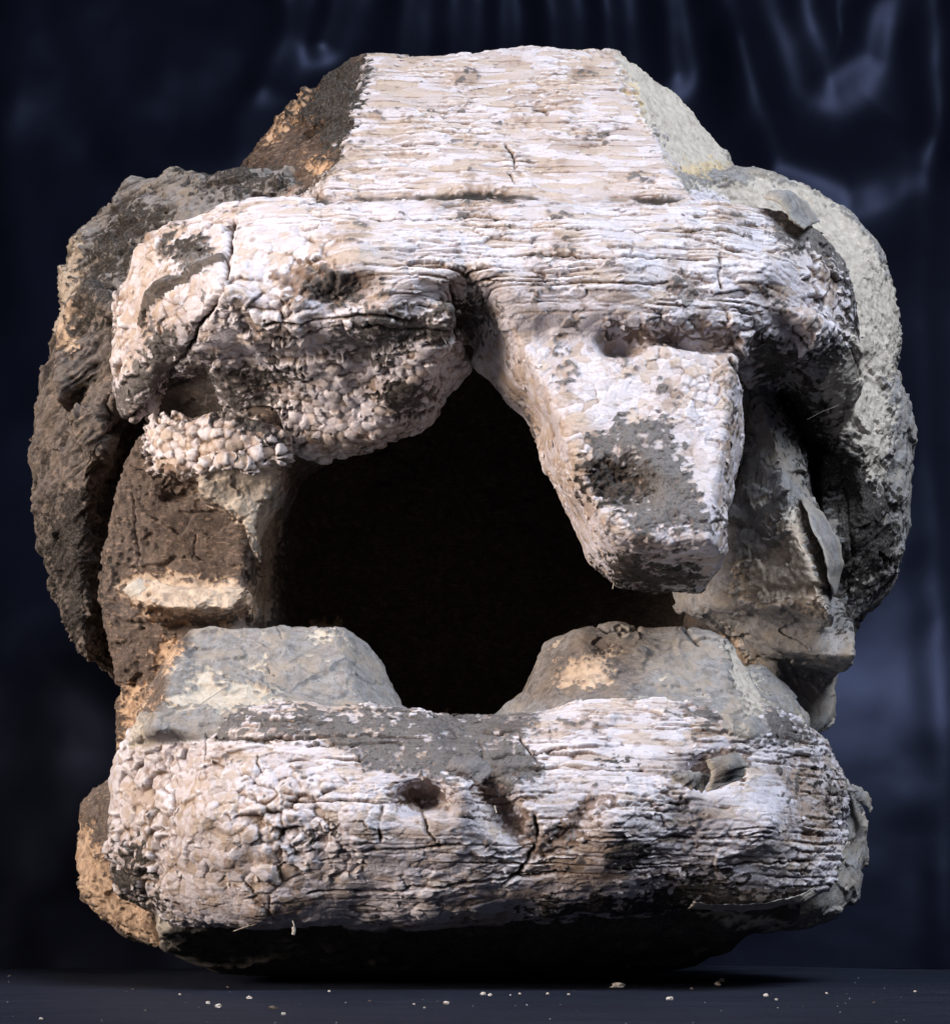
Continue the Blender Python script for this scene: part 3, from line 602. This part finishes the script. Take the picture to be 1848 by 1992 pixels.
# ---------------------------------------------------------------- materials
def nt(name):
    m = bpy.data.materials.new(name); m.use_nodes = True; t = m.node_tree; t.nodes.clear()
    o = t.nodes.new('ShaderNodeOutputMaterial'); b = t.nodes.new('ShaderNodeBsdfPrincipled'); t.links.new(b.outputs[0], o.inputs[0])
    return m, t, b
class NB:
    def __init__(s, t): s.t = t
    def val(s, x, sock):
        if isinstance(x, (int, float)): sock.default_value = x
        elif isinstance(x, tuple): sock.default_value = (*x, 1) if len(x) == 3 else x
        else: s.t.links.new(x, sock)
    def mix(s, f, a, b, mode='MIX'):
        n = s.t.nodes.new('ShaderNodeMix'); n.data_type = 'RGBA'; n.blend_type = mode; n.clamp_factor = True
        s.val(f, n.inputs[0]); s.val(a, n.inputs[6]); s.val(b, n.inputs[7]); return n.outputs[2]
    def math(s, op, a, b=0.0, c=None):
        n = s.t.nodes.new('ShaderNodeMath'); n.operation = op; s.val(a, n.inputs[0]); s.val(b, n.inputs[1])
        if c is not None: s.val(c, n.inputs[2])
        return n.outputs[0]
    def ramp(s, x, lo, hi, a=0.0, b=1.0):
        n = s.t.nodes.new('ShaderNodeMapRange'); n.interpolation_type = 'SMOOTHSTEP'; s.val(x, n.inputs[0])
        for i, q in zip((1, 2, 3, 4), (lo, hi, a, b)): n.inputs[i].default_value = q
        return n.outputs[0]
    def attr(s, name):
        n = s.t.nodes.new('ShaderNodeAttribute'); n.attribute_name = name; q = s.t.nodes.new('ShaderNodeSeparateColor'); s.t.links.new(n.outputs['Color'], q.inputs[0])
        return q.outputs[0], q.outputs[1], q.outputs[2], n.outputs['Alpha']
    def coord(s, scale=(1, 1, 1)):
        c = s.t.nodes.new('ShaderNodeTexCoord'); m = s.t.nodes.new('ShaderNodeMapping'); s.t.links.new(c.outputs['Object'], m.inputs[0]); m.inputs['Scale'].default_value = scale; return m.outputs[0]
    def noise(s, vec, scale, detail=4, rough=.55, dist=0.0):
        n = s.t.nodes.new('ShaderNodeTexNoise'); s.t.links.new(vec, n.inputs['Vector']); n.inputs['Scale'].default_value = scale; n.inputs['Detail'].default_value = detail
        n.inputs['Roughness'].default_value = rough; n.inputs['Distortion'].default_value = dist; return n.outputs[0]
    def bump(s, hgt, dist, strength=1.0, nrm=None):
        n = s.t.nodes.new('ShaderNodeBump'); s.val(hgt, n.inputs['Height']); n.inputs['Distance'].default_value = dist; n.inputs['Strength'].default_value = strength
        if nrm is not None: s.t.links.new(nrm, n.inputs['Normal'])
        return n.outputs[0]
m_block, t, b = nt('weathered_block'); nb = NB(t)
cr, gp, dk, di = nb.attr('mask_a'); pe, br, wa, ye = nb.attr('mask_b'); ck, rl, rnd, pt = nb.attr('mask_c')
co = nb.coord(); cs = nb.coord((.35, .35, 1))
n1 = nb.noise(co, 60, 5, .6); n2 = nb.noise(co, 220, 4, .6); n3 = nb.noise(cs, 170, 4, .65); n4 = nb.noise(co, 16, 4, .6)
peach = nb.mix(n4, (.50, .37, .30), (.52, .45, .36))
white = nb.mix(wa, (.60, .575, .635), (.50, .40, .35)); white = nb.mix(nb.ramp(rnd, .55, .62, 0, .6), white, (.70, .68, .76))
white = nb.mix(nb.ramp(rnd, .28, .20, 0, .6), white, peach); white = nb.mix(nb.ramp(n4, .52, .70, 0, .4), white, peach)
white = nb.mix(nb.ramp(n1, .52, .70, 0, .42), white, (.52, .41, .32)); white = nb.mix(nb.ramp(n2, .60, .74, 0, .4), white, (.36, .27, .21))
white = nb.mix(nb.ramp(n3, .63, .70, 0, .6), white, (.14, .10, .08))
white = nb.mix(nb.ramp(rl, .56, .80, 0, .6), white, (.80, .785, .84))
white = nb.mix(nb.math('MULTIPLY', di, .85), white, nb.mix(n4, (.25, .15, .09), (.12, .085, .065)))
white = nb.mix(nb.math('MULTIPLY', nb.ramp(ck, .35, .9), .95), white, (.03, .022, .018))
grey = nb.mix(nb.ramp(n1, .35, .7), (.30, .30, .31), (.185, .175, .172)); grey = nb.mix(nb.ramp(n2, .58, .7), grey, (.08, .07, .065))
grey = nb.mix(nb.ramp(n4, .45, .65, 0, .7), grey, (.33, .285, .235))
gcrust = nb.mix(nb.ramp(n2, .5, .68), (.15, .14, .14), (.055, .05, .048))
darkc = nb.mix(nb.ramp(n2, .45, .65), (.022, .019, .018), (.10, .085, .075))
cream = nb.mix(nb.ramp(n1, .35, .7), (.57, .53, .47), (.43, .385, .33)); cream = nb.mix(nb.ramp(n2, .58, .72, 0, .4), cream, (.30, .22, .15))
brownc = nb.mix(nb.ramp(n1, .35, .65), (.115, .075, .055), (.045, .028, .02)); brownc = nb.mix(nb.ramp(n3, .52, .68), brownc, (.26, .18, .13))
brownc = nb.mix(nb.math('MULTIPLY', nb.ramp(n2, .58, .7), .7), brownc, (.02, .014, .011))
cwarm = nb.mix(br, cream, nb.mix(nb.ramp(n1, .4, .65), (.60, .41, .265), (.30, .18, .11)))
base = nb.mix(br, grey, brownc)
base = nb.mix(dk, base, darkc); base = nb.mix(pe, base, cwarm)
base = nb.mix(nb.math('MULTIPLY', pt, .8), base, (.02, .015, .012))
w2 = nb.mix(gp, white, gcrust); w2 = nb.mix(dk, w2, darkc); w2 = nb.mix(nb.math('MULTIPLY', di, nb.math('MULTIPLY', gp, .5)), w2, (.05, .035, .027))
col = nb.mix(cr, base, w2); col = nb.mix(nb.math('MULTIPLY', ye, .7), col, (.62, .48, .27))
col = nb.mix(nb.math('MULTIPLY', nb.ramp(ck, .45, .95), .85), col, (.02, .015, .012))
t.links.new(col, b.inputs['Base Color'])
rg = nb.math('ADD', nb.math('MULTIPLY', cr, -.42), .80); rg = nb.math('ADD', rg, nb.math('MULTIPLY', di, .3)); rg = nb.math('ADD', rg, nb.math('MULTIPLY', n2, .15))
t.links.new(rg, b.inputs['Roughness']); b.inputs['Specular IOR Level'].default_value = .5
bp = nb.bump(nb.math('ADD', n2, nb.math('MULTIPLY', n3, .8)), .0034, .6); bp2 = nb.bump(nb.noise(co, 520, 3, .6), .0013, .7, bp); t.links.new(bp2, b.inputs['Normal'])

# ---------------------------------------------------------------- meshes of the block, one per part
root = bpy.data.objects.new('weathered_stone_block', None); C.objects.link(root); root.location = (0, .3, 0)
root['label'] = 'large hollow weathered block with a white flaking crust, resting on dark cloth'; root['category'] = 'carved stone'
def mesh_from(name, P, quads, tris_or_ngons, mat, parent=None, attrs=None, normals=None, smooth=True):
    me = bpy.data.meshes.new(name); me.vertices.add(len(P)); me.vertices.foreach_set('co', np.ascontiguousarray(P, np.float32).ravel())
    nl = quads.size+sum(len(g) for g in tris_or_ngons); me.loops.add(nl); li = quads.ravel().astype(np.int32)
    ls = (np.arange(len(quads))*4).astype(np.int32); lens = [len(g) for g in tris_or_ngons]
    if lens:
        li = np.concatenate([li, np.concatenate([np.array(g, np.int32) for g in tris_or_ngons])])
        ls = np.concatenate([ls, quads.size+np.concatenate([[0], np.cumsum(lens)[:-1]])]).astype(np.int32)
    me.loops.foreach_set('vertex_index', li); me.polygons.add(len(ls)); me.polygons.foreach_set('loop_start', ls)
    me.update(calc_edges=True)
    me.polygons.foreach_set('use_smooth', np.full(len(ls), smooth, bool))
    for k, a in (attrs or {}).items():
        at = me.attributes.new(k, 'FLOAT_COLOR', 'POINT'); at.data.foreach_set('color', np.ascontiguousarray(a, np.float32).ravel())
    me.materials.append(mat)
    if normals is not None: me.normals_split_custom_set_from_vertices(normals)
    o = bpy.data.objects.new(name, me); C.objects.link(o)
    if parent is not None:
        o.parent = parent; me.transform(__import__('mathutils').Matrix.Translation([-x for x in parent.location]))
    return o
# coarse quads that border refined ones carry the refined edge's vertices too
bq = onb.any(1); plain = NR[~bq]; plainL = NL[~bq]; ng = []; ngL = []
for qi in np.nonzero(bq)[0]:
    loop = []
    for e in range(4):
        loop.append(int(NR[qi, e]))
        if onb[qi, e]:
            pz = int(np.searchsorted(ue, nk[qi, e])); seq = [NVc+(j-1)*len(ue)+pz for j in range(1, K)]
            loop += seq if nf[qi, e] else seq[::-1]
    ng.append(loop); ngL.append(NL[qi])
ngL = np.array(ngL, int)
N2 = vnormals(P2, np.concatenate([FQ, NR]))
allq = np.concatenate([FQ, plain]); allL = np.concatenate([FL, plainL])
for i, nm in enumerate(PARTS):
    q = allq[allL == i]; g = [ng[j] for j in np.nonzero(ngL == i)[0]]
    if len(q) == 0: continue
    used = np.zeros(n, bool); used[q.ravel()] = True
    for gg in g: used[gg] = True
    ids = np.nonzero(used)[0]; mp = np.full(n, -1, np.int64); mp[ids] = np.arange(len(ids))
    mesh_from(nm, P2[ids], mp[q], [mp[gg] for gg in g], m_block, root, {'mask_a': A[ids], 'mask_b': B[ids], 'mask_c': CC[ids]}, N2[ids])
log('block meshes', len(allq)*2, 'tris')

# thin chips of crust standing off the surface: too many to count, one part
rg_ = np.random.RandomState(3)
cand = np.nonzero((crust > .9) & ~fixed & (N2[:, 1] < .1))[0]
wgt = np.clip(.15+greyp[cand]*.6+np.abs(L3[cand])*.5+(rel[cand] > 1)*.5, 0, 2); wgt /= wgt.sum()
pick = rg_.choice(cand, 650, p=wgt, replace=False); cP = []; cQ = []; cA = []; cB = []; cC = []
for c in pick:
    nn_ = N2[c]; tdir = np.cross(nn_, [0, 0, 1.0]); tdir /= np.linalg.norm(tdir)+1e-6; bdir = np.cross(nn_, tdir)
    an = rg_.normal(0, .5); t1 = tdir*math.cos(an)+bdir*math.sin(an); t2 = np.cross(nn_, t1)
    sx = rg_.uniform(.003, .009); sz = rg_.uniform(.002, .005); tilt = rg_.uniform(.0, .45); ph_ = rg_.uniform(.6, 1.25, 12); th = .0007; b0 = len(cP)
    o_ = P2[c]+nn_*(-.0005)
    for lay in (0, 1):
        for ii in range(4):
            for jj in range(3):
                x_ = (ii/3-.5)*2*sx*(1-.45*abs(jj-1))*ph_[ii*3+jj]; y_ = (jj-.6)*sz*ph_[(ii*5+jj) % 12]*(1-.4*(ii in (0, 3)))
                cP.append(o_+t1*x_+t2*y_+nn_*(tilt*abs(y_+sz*.6)+.12*x_*x_/sx+lay*th))
    for ii in range(3):
        for jj in range(2):
            a_ = b0+ii*3+jj; cQ += [(a_, a_+1, a_+4, a_+3), (a_+12, a_+15, a_+16, a_+13)]
    ring = [b0, b0+3, b0+6, b0+9, b0+10, b0+11, b0+8, b0+5, b0+2, b0+1]
    for e_ in range(10): p_, q_ = ring[e_], ring[(e_+1) % 10]; cQ.append((p_, q_, q_+12, p_+12))
    a4 = A[c].copy(); a4[3] = 0; b4 = B[c]; c4 = CC[c].copy(); c4[0] = 0; c4[1] = .7; cA += [a4]*24; cB += [b4]*24; cC += [c4]*24
fl = mesh_from('loose_chips', np.array(cP), np.array(cQ), [], m_block, root, {'mask_a': np.array(cA), 'mask_b': np.array(cB), 'mask_c': np.array(cC)}, None, False)
fl['kind'] = 'stuff'
# sheets of paint film that have come loose, each a part of its own
def film(name, ea, eb, grey_in, cream_edge=True, th=.0035, bow=.012, nu_=28, nv_=8, dark=0.0, label=None, crustv=0.0, ragged=3.0, cream=0.0):
    ea = np.array(ea, float); eb = np.array(eb, float)
    def along(e, t):
        L = np.concatenate([[0], np.cumsum(np.hypot(*np.diff(e[:, :2], axis=0).T))]); L /= L[-1]
        return np.stack([np.interp(t, L, e[:, i]) for i in range(3)], 1)
    t_ = np.linspace(0, 1, nu_); a_ = along(ea, t_); b_ = along(eb, t_); rr = np.random.RandomState(len(name)+int(ea[0, 0]))
    jg = lambda: np.stack([np.convolve(rr.normal(0, 1, nu_+4), [.15, .25, .3, .25, .15], 'valid') for _ in range(2)], 1)*ragged
    a_[:, :2] += jg()*1.3; b_[:, :2] += jg()
    G_ = np.zeros((2, nu_, nv_, 3))
    for j in range(nv_):
        f = j/(nv_-1); q = a_*(1-f)+b_*f; w = np.array([W(*x) for x in q]); w[:, 1] -= bow*math.sin(math.pi*f)*(.6+.4*np.sin(t_*5))
        w += rr.normal(0, .0007, w.shape)
        G_[0, :, j] = w; w2_ = w.copy(); w2_[:, 1] += th; G_[1, :, j] = w2_
    vv_ = G_.reshape(-1, 3); q_ = []
    id_ = lambda l, i, j: l*nu_*nv_+i*nv_+j
    for i in range(nu_-1):
        for j in range(nv_-1):
            q_.append((id_(0, i, j), id_(0, i+1, j), id_(0, i+1, j+1), id_(0, i, j+1))); q_.append((id_(1, i, j), id_(1, i, j+1), id_(1, i+1, j+1), id_(1, i+1, j)))
        q_.append((id_(0, i, 0), id_(1, i, 0), id_(1, i+1, 0), id_(0, i+1, 0))); q_.append((id_(0, i, nv_-1), id_(0, i+1, nv_-1), id_(1, i+1, nv_-1), id_(1, i, nv_-1)))
    for j in range(nv_-1):
        q_.append((id_(0, 0, j), id_(0, 0, j+1), id_(1, 0, j+1), id_(1, 0, j))); q_.append((id_(0, nu_-1, j), id_(1, nu_-1, j), id_(1, nu_-1, j+1), id_(0, nu_-1, j+1)))
    m_ = len(vv_); am = np.zeros((m_, 4)); am[:, 0] = crustv; am[:, 1] = grey_in; am[:, 2] = dark; bm = np.zeros((m_, 4)); bm[:, 0] = cream; cm = np.zeros((m_, 4)); cm[:, 1] = .5; cm[:, 2] = .4
    if cream_edge:
        ed = np.zeros((2, nu_, nv_)); ed[:, :, 0] = 1; ed[:, :, -1] = .5; ed[1] = 1; bm[:, 0] = np.maximum(ed.ravel(), cream)
    o = mesh_from(name, vv_, np.array(q_), [], m_block, root, {'mask_a': am, 'mask_b': bm, 'mask_c': cm})
    if label: o['label'] = label
    return o
film('peeling_film', [(1556,966,.0),(1570,1000,-.04),(1590,1050,-.075),(1607,1100,-.08),(1616,1130,-.07),(1622,1160,-.01)], [(1560,966,.01),(1598,1000,.03),(1632,1050,.04),(1643,1100,.05),(1636,1130,.04),(1624,1160,.0)], 1, label='curled grey film with a dark gap below')
film('peeling_film', [(1484,384,-.225),(1512,392,-.235),(1536,420,-.235),(1560,446,-.22)], [(1500,372,-.17),(1536,368,-.15),(1572,392,-.12),(1596,432,-.10)], 1, label='smooth light grey film folded over the brow corner', bow=.02)
film('peeling_film', [(1374,1478,-.50),(1386,1506,-.505),(1376,1540,-.50)], [(1440,1464,-.495),(1450,1490,-.50),(1444,1516,-.50)], 0, dark=.25, label='loose grey brown piece standing in a hole', bow=.02, th=.02)
film('peeling_film', [(1304,1512,-.47),(1330,1530,-.475),(1368,1542,-.47)], [(1330,1500,-.475),(1362,1500,-.475),(1384,1508,-.47)], 1, label='thin greenish grey film', bow=.01)
film('peeling_film', [(1340,1768,-.36),(1440,1772,-.33),(1502,1768,-.31),(1572,1752,-.25),(1612,1728,-.19),(1642,1684,-.15),(1656,1640,-.13)], [(1350,1757,-.40),(1440,1760,-.37),(1496,1755,-.34),(1558,1740,-.28),(1598,1716,-.22),(1630,1680,-.18),(1647,1636,-.16)], 0, cream=.9, label='thin cream lip along the lower edge', nu_=60, bow=.0, ragged=2)
film('peeling_film', [(1648,1532,.02),(1672,1560,.03),(1694,1578,.06)], [(1660,1526,.05),(1690,1545,.06),(1702,1572,.08)], 1, label='small grey flake at the right edge')
film('peeling_film', [(862,1500,-.52),(900,1506,-.53),(930,1530,-.53)], [(880,1470,-.50),(930,1470,-.51),(960,1500,-.52)], .9, crustv=1, label='dark grey flake beside the hole', ragged=4)
film('peeling_film', [(238,1148,-.07),(262,1170,-.075),(288,1188,-.075)], [(270,1124,-.06),(298,1140,-.07),(306,1176,-.075)], 0, cream=.9, label='pointed tan flake', bow=.01)
def fibre(pts, rad, name='thin_fibre', cream=1.0):
    c = bpy.data.curves.new(name, 'CURVE'); c.dimensions = '3D'; c.bevel_depth = rad; c.bevel_resolution = 2
    sp = c.splines.new('POLY'); sp.points.add(len(pts)-1)
    for p, q in zip(sp.points, pts): w = W(*q); p.co = (w[0]-root.location[0], w[1]-root.location[1], w[2]-root.location[2], 1)
    tmp = bpy.data.objects.new(name, c); C.objects.link(tmp); me = bpy.data.meshes.new_from_object(tmp.evaluated_get(bpy.context.evaluated_depsgraph_get()))
    bpy.data.objects.remove(tmp); o = bpy.data.objects.new(name, me); C.objects.link(o); o.parent = root
    me.materials.clear(); me.materials.append(m_block)
    at = me.attributes.new('mask_b', 'FLOAT_COLOR', 'POINT'); at.data.foreach_set('color', np.tile([cream, 0, 0, 0], len(me.vertices)).astype(np.float32))
    mc_ = me.attributes.new('mask_c', 'FLOAT_COLOR', 'POINT'); mc_.data.foreach_set('color', np.zeros(len(me.vertices)*4, np.float32))
    return o
fibre([(384,1374,-.38),(402,1362,-.37),(420,1350,-.35),(437,1338,-.33)], .0010)
fibre([(482,1335,-.33),(480,1346,-.34),(481,1356,-.35)], .0009)
fibre([(569,1792,-.36),(572,1800,-.365),(571,1806,-.365)], .0012)
o = fibre([(571,1804,-.365),(572,1812,-.365),(570,1819,-.365)], .0032, 'hanging_fleck'); o['label'] = 'small white fleck hanging under the lower slab'
fibre([(455,1812,-.3),(480,1803,-.32),(500,1798,-.33)], .0010); fibre([(1194,1134,-.17),(1192,1146,-.17)], .0010); fibre([(1570,816,-.03),(1600,800,-.03),(1632,788,-.02)], .00025)
fibre([(962,1568,-.53),(966,1582,-.535)], .0010); fibre([(1040,1540,-.53),(1046,1552,-.535),(1048,1560,-.53)], .0008)

# ---------------------------------------------------------------- crumbs on the table cloth
m_crumb, t, b = nt('crumb'); nb = NB(t); cc_ = nb.coord()
t.links.new(nb.mix(nb.ramp(nb.noise(cc_, 300, 3), .4, .6), (.72, .69, .66), (.45, .36, .27)), b.inputs['Base Color']); b.inputs['Roughness'].default_value = .7
m_dcrumb, t, b = nt('brown_crumb'); nb = NB(t); cc_ = nb.coord()
t.links.new(nb.mix(nb.ramp(nb.noise(cc_, 300, 3), .4, .6), (.16, .12, .10), (.08, .06, .05)), b.inputs['Base Color']); b.inputs['Roughness'].default_value = .8
import bmesh
def crumb(u, v, size, label, seed, mat, stretch=1.0):
    y = .114*3500/(v-1800)-3.5; y = min(y, 1.0); x, y, z = W(u, v, y); sc = size*(CAM_D+y)/CAM_D/2000
    rr = random.Random(seed); bm = bmesh.new(); bmesh.ops.create_icosphere(bm, subdivisions=2, radius=1)
    off = [rr.uniform(0, 9) for _ in range(3)]; from mathutils import noise, Vector
    for vt in bm.verts:
        k_ = 1+.55*noise.noise(vt.co*1.6+Vector(off)); vt.co *= k_; vt.co.x *= stretch; vt.co.z = max(vt.co.z*.75, -.45)
    bmesh.ops.scale(bm, vec=(sc, sc, sc), verts=bm.verts); bmesh.ops.rotate(bm, cent=(0, 0, 0), matrix=__import__('mathutils').Matrix.Rotation(rr.uniform(-.7, .7), 3, 'Z'), verts=bm.verts)
    me = bpy.data.meshes.new('crumb'); bm.to_mesh(me); bm.free(); me.materials.append(mat)
    o = bpy.data.objects.new('crumb', me); C.objects.link(o); o.location = (x, y, sc*.40-.0005)
    o['label'] = label; o['category'] = 'crumb'; o['group'] = 'crumbs scattered on the dark cloth'
CR = [(80,1984,7,'w',1),(258,1926,5,'d',1),(350,1936,5,'w',1),(405,1953,8,'w',1),(425,1960,11,'w',1.2),(443,1922,6,'d',1),(485,1943,8,'w',1.5),(531,1963,9,'d',2.6),(551,1975,9,'w',1),
 (640,1930,5,'w',1),(719,1949,5,'d',1),(805,1955,5,'w',1),(826,1962,5,'w',1),(868,1954,10,'w',1),(940,1936,10,'w',1),(953,1938,8,'w',1),(1011,1935,5,'w',1),(1065,1935,6,'w',1),(1106,1936,5,'w',1),
 (1202,1921,15,'w',1.7),(1303,1946,11,'w',1.2),(1346,1925,6,'d',1),(1396,1917,10,'w',1.2),(1404,1910,11,'w',1),(1490,1939,9,'w',1),(1510,1946,6,'w',1),(1608,1934,5,'w',1),(1700,1952,5,'d',1),(1780,1930,5,'w',1)]
ordn = ['first','second','third','fourth','fifth','sixth','seventh','eighth','ninth','tenth','eleventh','twelfth','thirteenth','fourteenth','fifteenth','sixteenth','seventeenth','eighteenth','nineteenth','twentieth','twenty first','twenty second','twenty third','twenty fourth','twenty fifth','twenty sixth','twenty seventh','twenty eighth','twenty ninth']
for i_, (u_, v_, s_, k_, st_) in enumerate(CR):
    big_ = 'larger' if s_ >= 10 else 'tiny'; co_ = 'white' if k_ == 'w' else 'brown'
    where = 'in front of the block'
    crumb(u_, v_, s_*1.1, '%s %s crumb %s, %s from the left along the cloth' % (big_, co_, where, ordn[i_]), i_, m_crumb if k_ == 'w' else m_dcrumb, st_)
# lint and dust too fine to count
rg_ = np.random.RandomState(11); lP = []; lQ = []
for _ in range(70):
    v_ = rg_.uniform(1893, 2000); u_ = rg_.uniform(-20, 1870); x, y, z = W(u_, v_, .114*3500/(v_-1800)-3.5); s_ = rg_.uniform(.0006, .0016)*(CAM_D+y)/CAM_D; b0 = len(lP)
    for a_, b_, c_ in ((1, 0, .2), (-.8, .7, .1), (-.6, -.9, .2), (0, 0, 1.3)): lP.append((x+a_*s_*rg_.uniform(.5, 2), y+b_*s_*rg_.uniform(.5, 2), .0006+c_*s_))
    lQ += [(b0, b0+1, b0+3), (b0+1, b0+2, b0+3), (b0+2, b0, b0+3)]
me = bpy.data.meshes.new('lint'); me.from_pydata(lP, [], lQ); me.materials.append(m_crumb); o = bpy.data.objects.new('lint', me); C.objects.link(o); o['kind'] = 'stuff'; o['label'] = 'fine pale lint and dust specks on the dark cloth'
# ---------------------------------------------------------------- cloth backdrop and table cloth
def cloth_mat(name, base, rough, sheen, bumpd):
    m, t, b = nt(name); nb = NB(t); c1 = nb.coord((1, 1, 1))
    nn = nb.noise(c1, 500, 3, .6); n5 = nb.noise(c1, 5, 4, .6)
    t.links.new(nb.mix(n5, base, tuple(x*1.5 for x in base)), b.inputs['Base Color']); b.inputs['Roughness'].default_value = rough
    b.inputs['Sheen Weight'].default_value = sheen; b.inputs['Sheen Roughness'].default_value = .45; b.inputs['Sheen Tint'].default_value = (.35, .45, .75, 1)
    b.inputs['Specular IOR Level'].default_value = .28; t.links.new(nb.bump(nn, bumpd, .6), b.inputs['Normal']); return m, t, b, nb
m_cloth, *_ = cloth_mat('navy_cloth', (.0095, .0125, .0265), .46, .0, .0006)
[x for x in m_cloth.node_tree.nodes if x.type == 'BSDF_PRINCIPLED'][0].inputs['Metallic'].default_value = .75   # satin: the sheen takes the dye's colour
YB = 1.45
nu, nv = 760, 420
uu = np.linspace(-1500, 3400, nu); vv = np.linspace(-500, 1885, nv); GU, GV = np.meshgrid(uu, vv, indexing='ij')
cl = np.zeros(GU.shape)
pt3 = np.stack([GU.ravel(), GV.ravel(), GU.ravel()*0], 1).astype(np.float32)
wob = fbm(pt3, 1/300., 3, 31).reshape(GU.shape); wob2 = fbm(pt3, 1/120., 3, 33).reshape(GU.shape)
FOLDS = [  # polyline, half-width, height towards the viewer
 ([(-60,-100),(60,40),(210,130),(360,195),(470,235)],50,.06), ([(120,-60),(260,60),(420,110),(560,60)],45,.04), ([(60,200),(190,250),(330,330),(470,330)],40,.045),
 ([(-20,150),(20,420),(70,620),(110,800)],45,.08), ([(60,150),(110,330),(160,460),(190,640)],38,.03),
 ([(-40,700),(40,960),(110,1200),(190,1330),(260,1500)],60,.09), ([(-60,1100),(60,1400),(140,1700),(200,1886)],60,.05),
 ([(560,-100),(540,60),(520,180)],28,.06), ([(650,-100),(620,80)],24,.05), ([(770,-100),(760,120)],30,.05), ([(860,-100),(865,120)],22,.04), ([(1040,-100),(1060,110)],28,.06), ([(1150,-100),(1170,110)],22,.05), ([(1270,-100),(1300,130)],26,.05), ([(950,-100),(955,120)],18,.03),
 ([(1370,-100),(1420,60),(1450,220),(1500,310),(1620,330),(1760,250),(1810,100),(1820,-100)],42,.09), ([(1560,-100),(1580,60),(1610,150),(1680,120),(1730,0),(1740,-100)],32,.06),
 ([(1440,120),(1500,330),(1640,380),(1770,330),(1848,120)],30,.04), ([(1800,-100),(1790,400),(1800,900),(1830,1500),(1850,1886)],30,.05), ([(1700,330),(1770,700),(1830,1200)],26,.03),
]
for line, wd, ht in FOLDS:
    wd = wd*1.5; ht = ht*(.8 if line[0][1] < 300 else .4)
    d = ldist(line, GU+wob*22, GV+wob*22); cl += ht*np.exp(-(d/wd)**2)
cl += wob*.04+wob2*.004
up = sstep(1500, -120, GV)
yb = YB+up*1.5; bz = CAM_H+(VH-GV)*(CAM_D+yb)/CAM_D/1000; bx = (GU-924)*(CAM_D+yb)/CAM_D/1000
by = yb-cl*(.5+.7*up)
i = np.arange(nu-1)[:, None]*nv+np.arange(nv-1)[None]
qd = np.stack([i, i+1, i+nv+1, i+nv], -1).reshape(-1, 4)
cloth = mesh_from('draped_cloth', np.stack([bx, by, bz], -1).reshape(-1, 3), qd, [], m_cloth)
cloth['label'] = 'dark navy cloth hanging in soft folds behind the block'; cloth['category'] = 'backdrop cloth'
# table cloth: fine horizontal weave streaks
m_tab, t, b, nb = cloth_mat('table_cloth', (.012, .013, .021), .6, .35, .0008)
st = nb.coord((1.6, 26, 1)); sn = nb.noise(st, 2.2, 6, .75, .3)
t.links.new(nb.mix(nb.ramp(sn, .35, .7), (.0012, .0016, .004), (.020, .024, .042)), b.inputs['Base Color']); t.links.new(nb.bump(sn, .012, .9), b.inputs['Normal']); b.inputs['Specular IOR Level'].default_value = .12; b.inputs['Sheen Weight'].default_value = .06
nu2, nv2 = 300, 240; tx = np.linspace(-2.4, 2.4, nu2); ty = np.linspace(-3.2, 1.7, nv2); TX, TY = np.meshgrid(tx, ty, indexing='ij')
pq = np.stack([TX.ravel()*300, TY.ravel()*1400, TX.ravel()*0], 1).astype(np.float32)
tz = (fbm(pq, 1/200., 4, 41).reshape(TX.shape)*(.003+.006*sstep(.7, 1.4, TY))-.003)
i = np.arange(nu2-1)[:, None]*nv2+np.arange(nv2-1)[None]; qd = np.stack([i, i+nv2, i+nv2+1, i+1], -1).reshape(-1, 4)
tab = mesh_from('ground', np.stack([TX, TY, tz], -1).reshape(-1, 3), qd, [], m_tab); tab['kind'] = 'structure'
log('cloth')
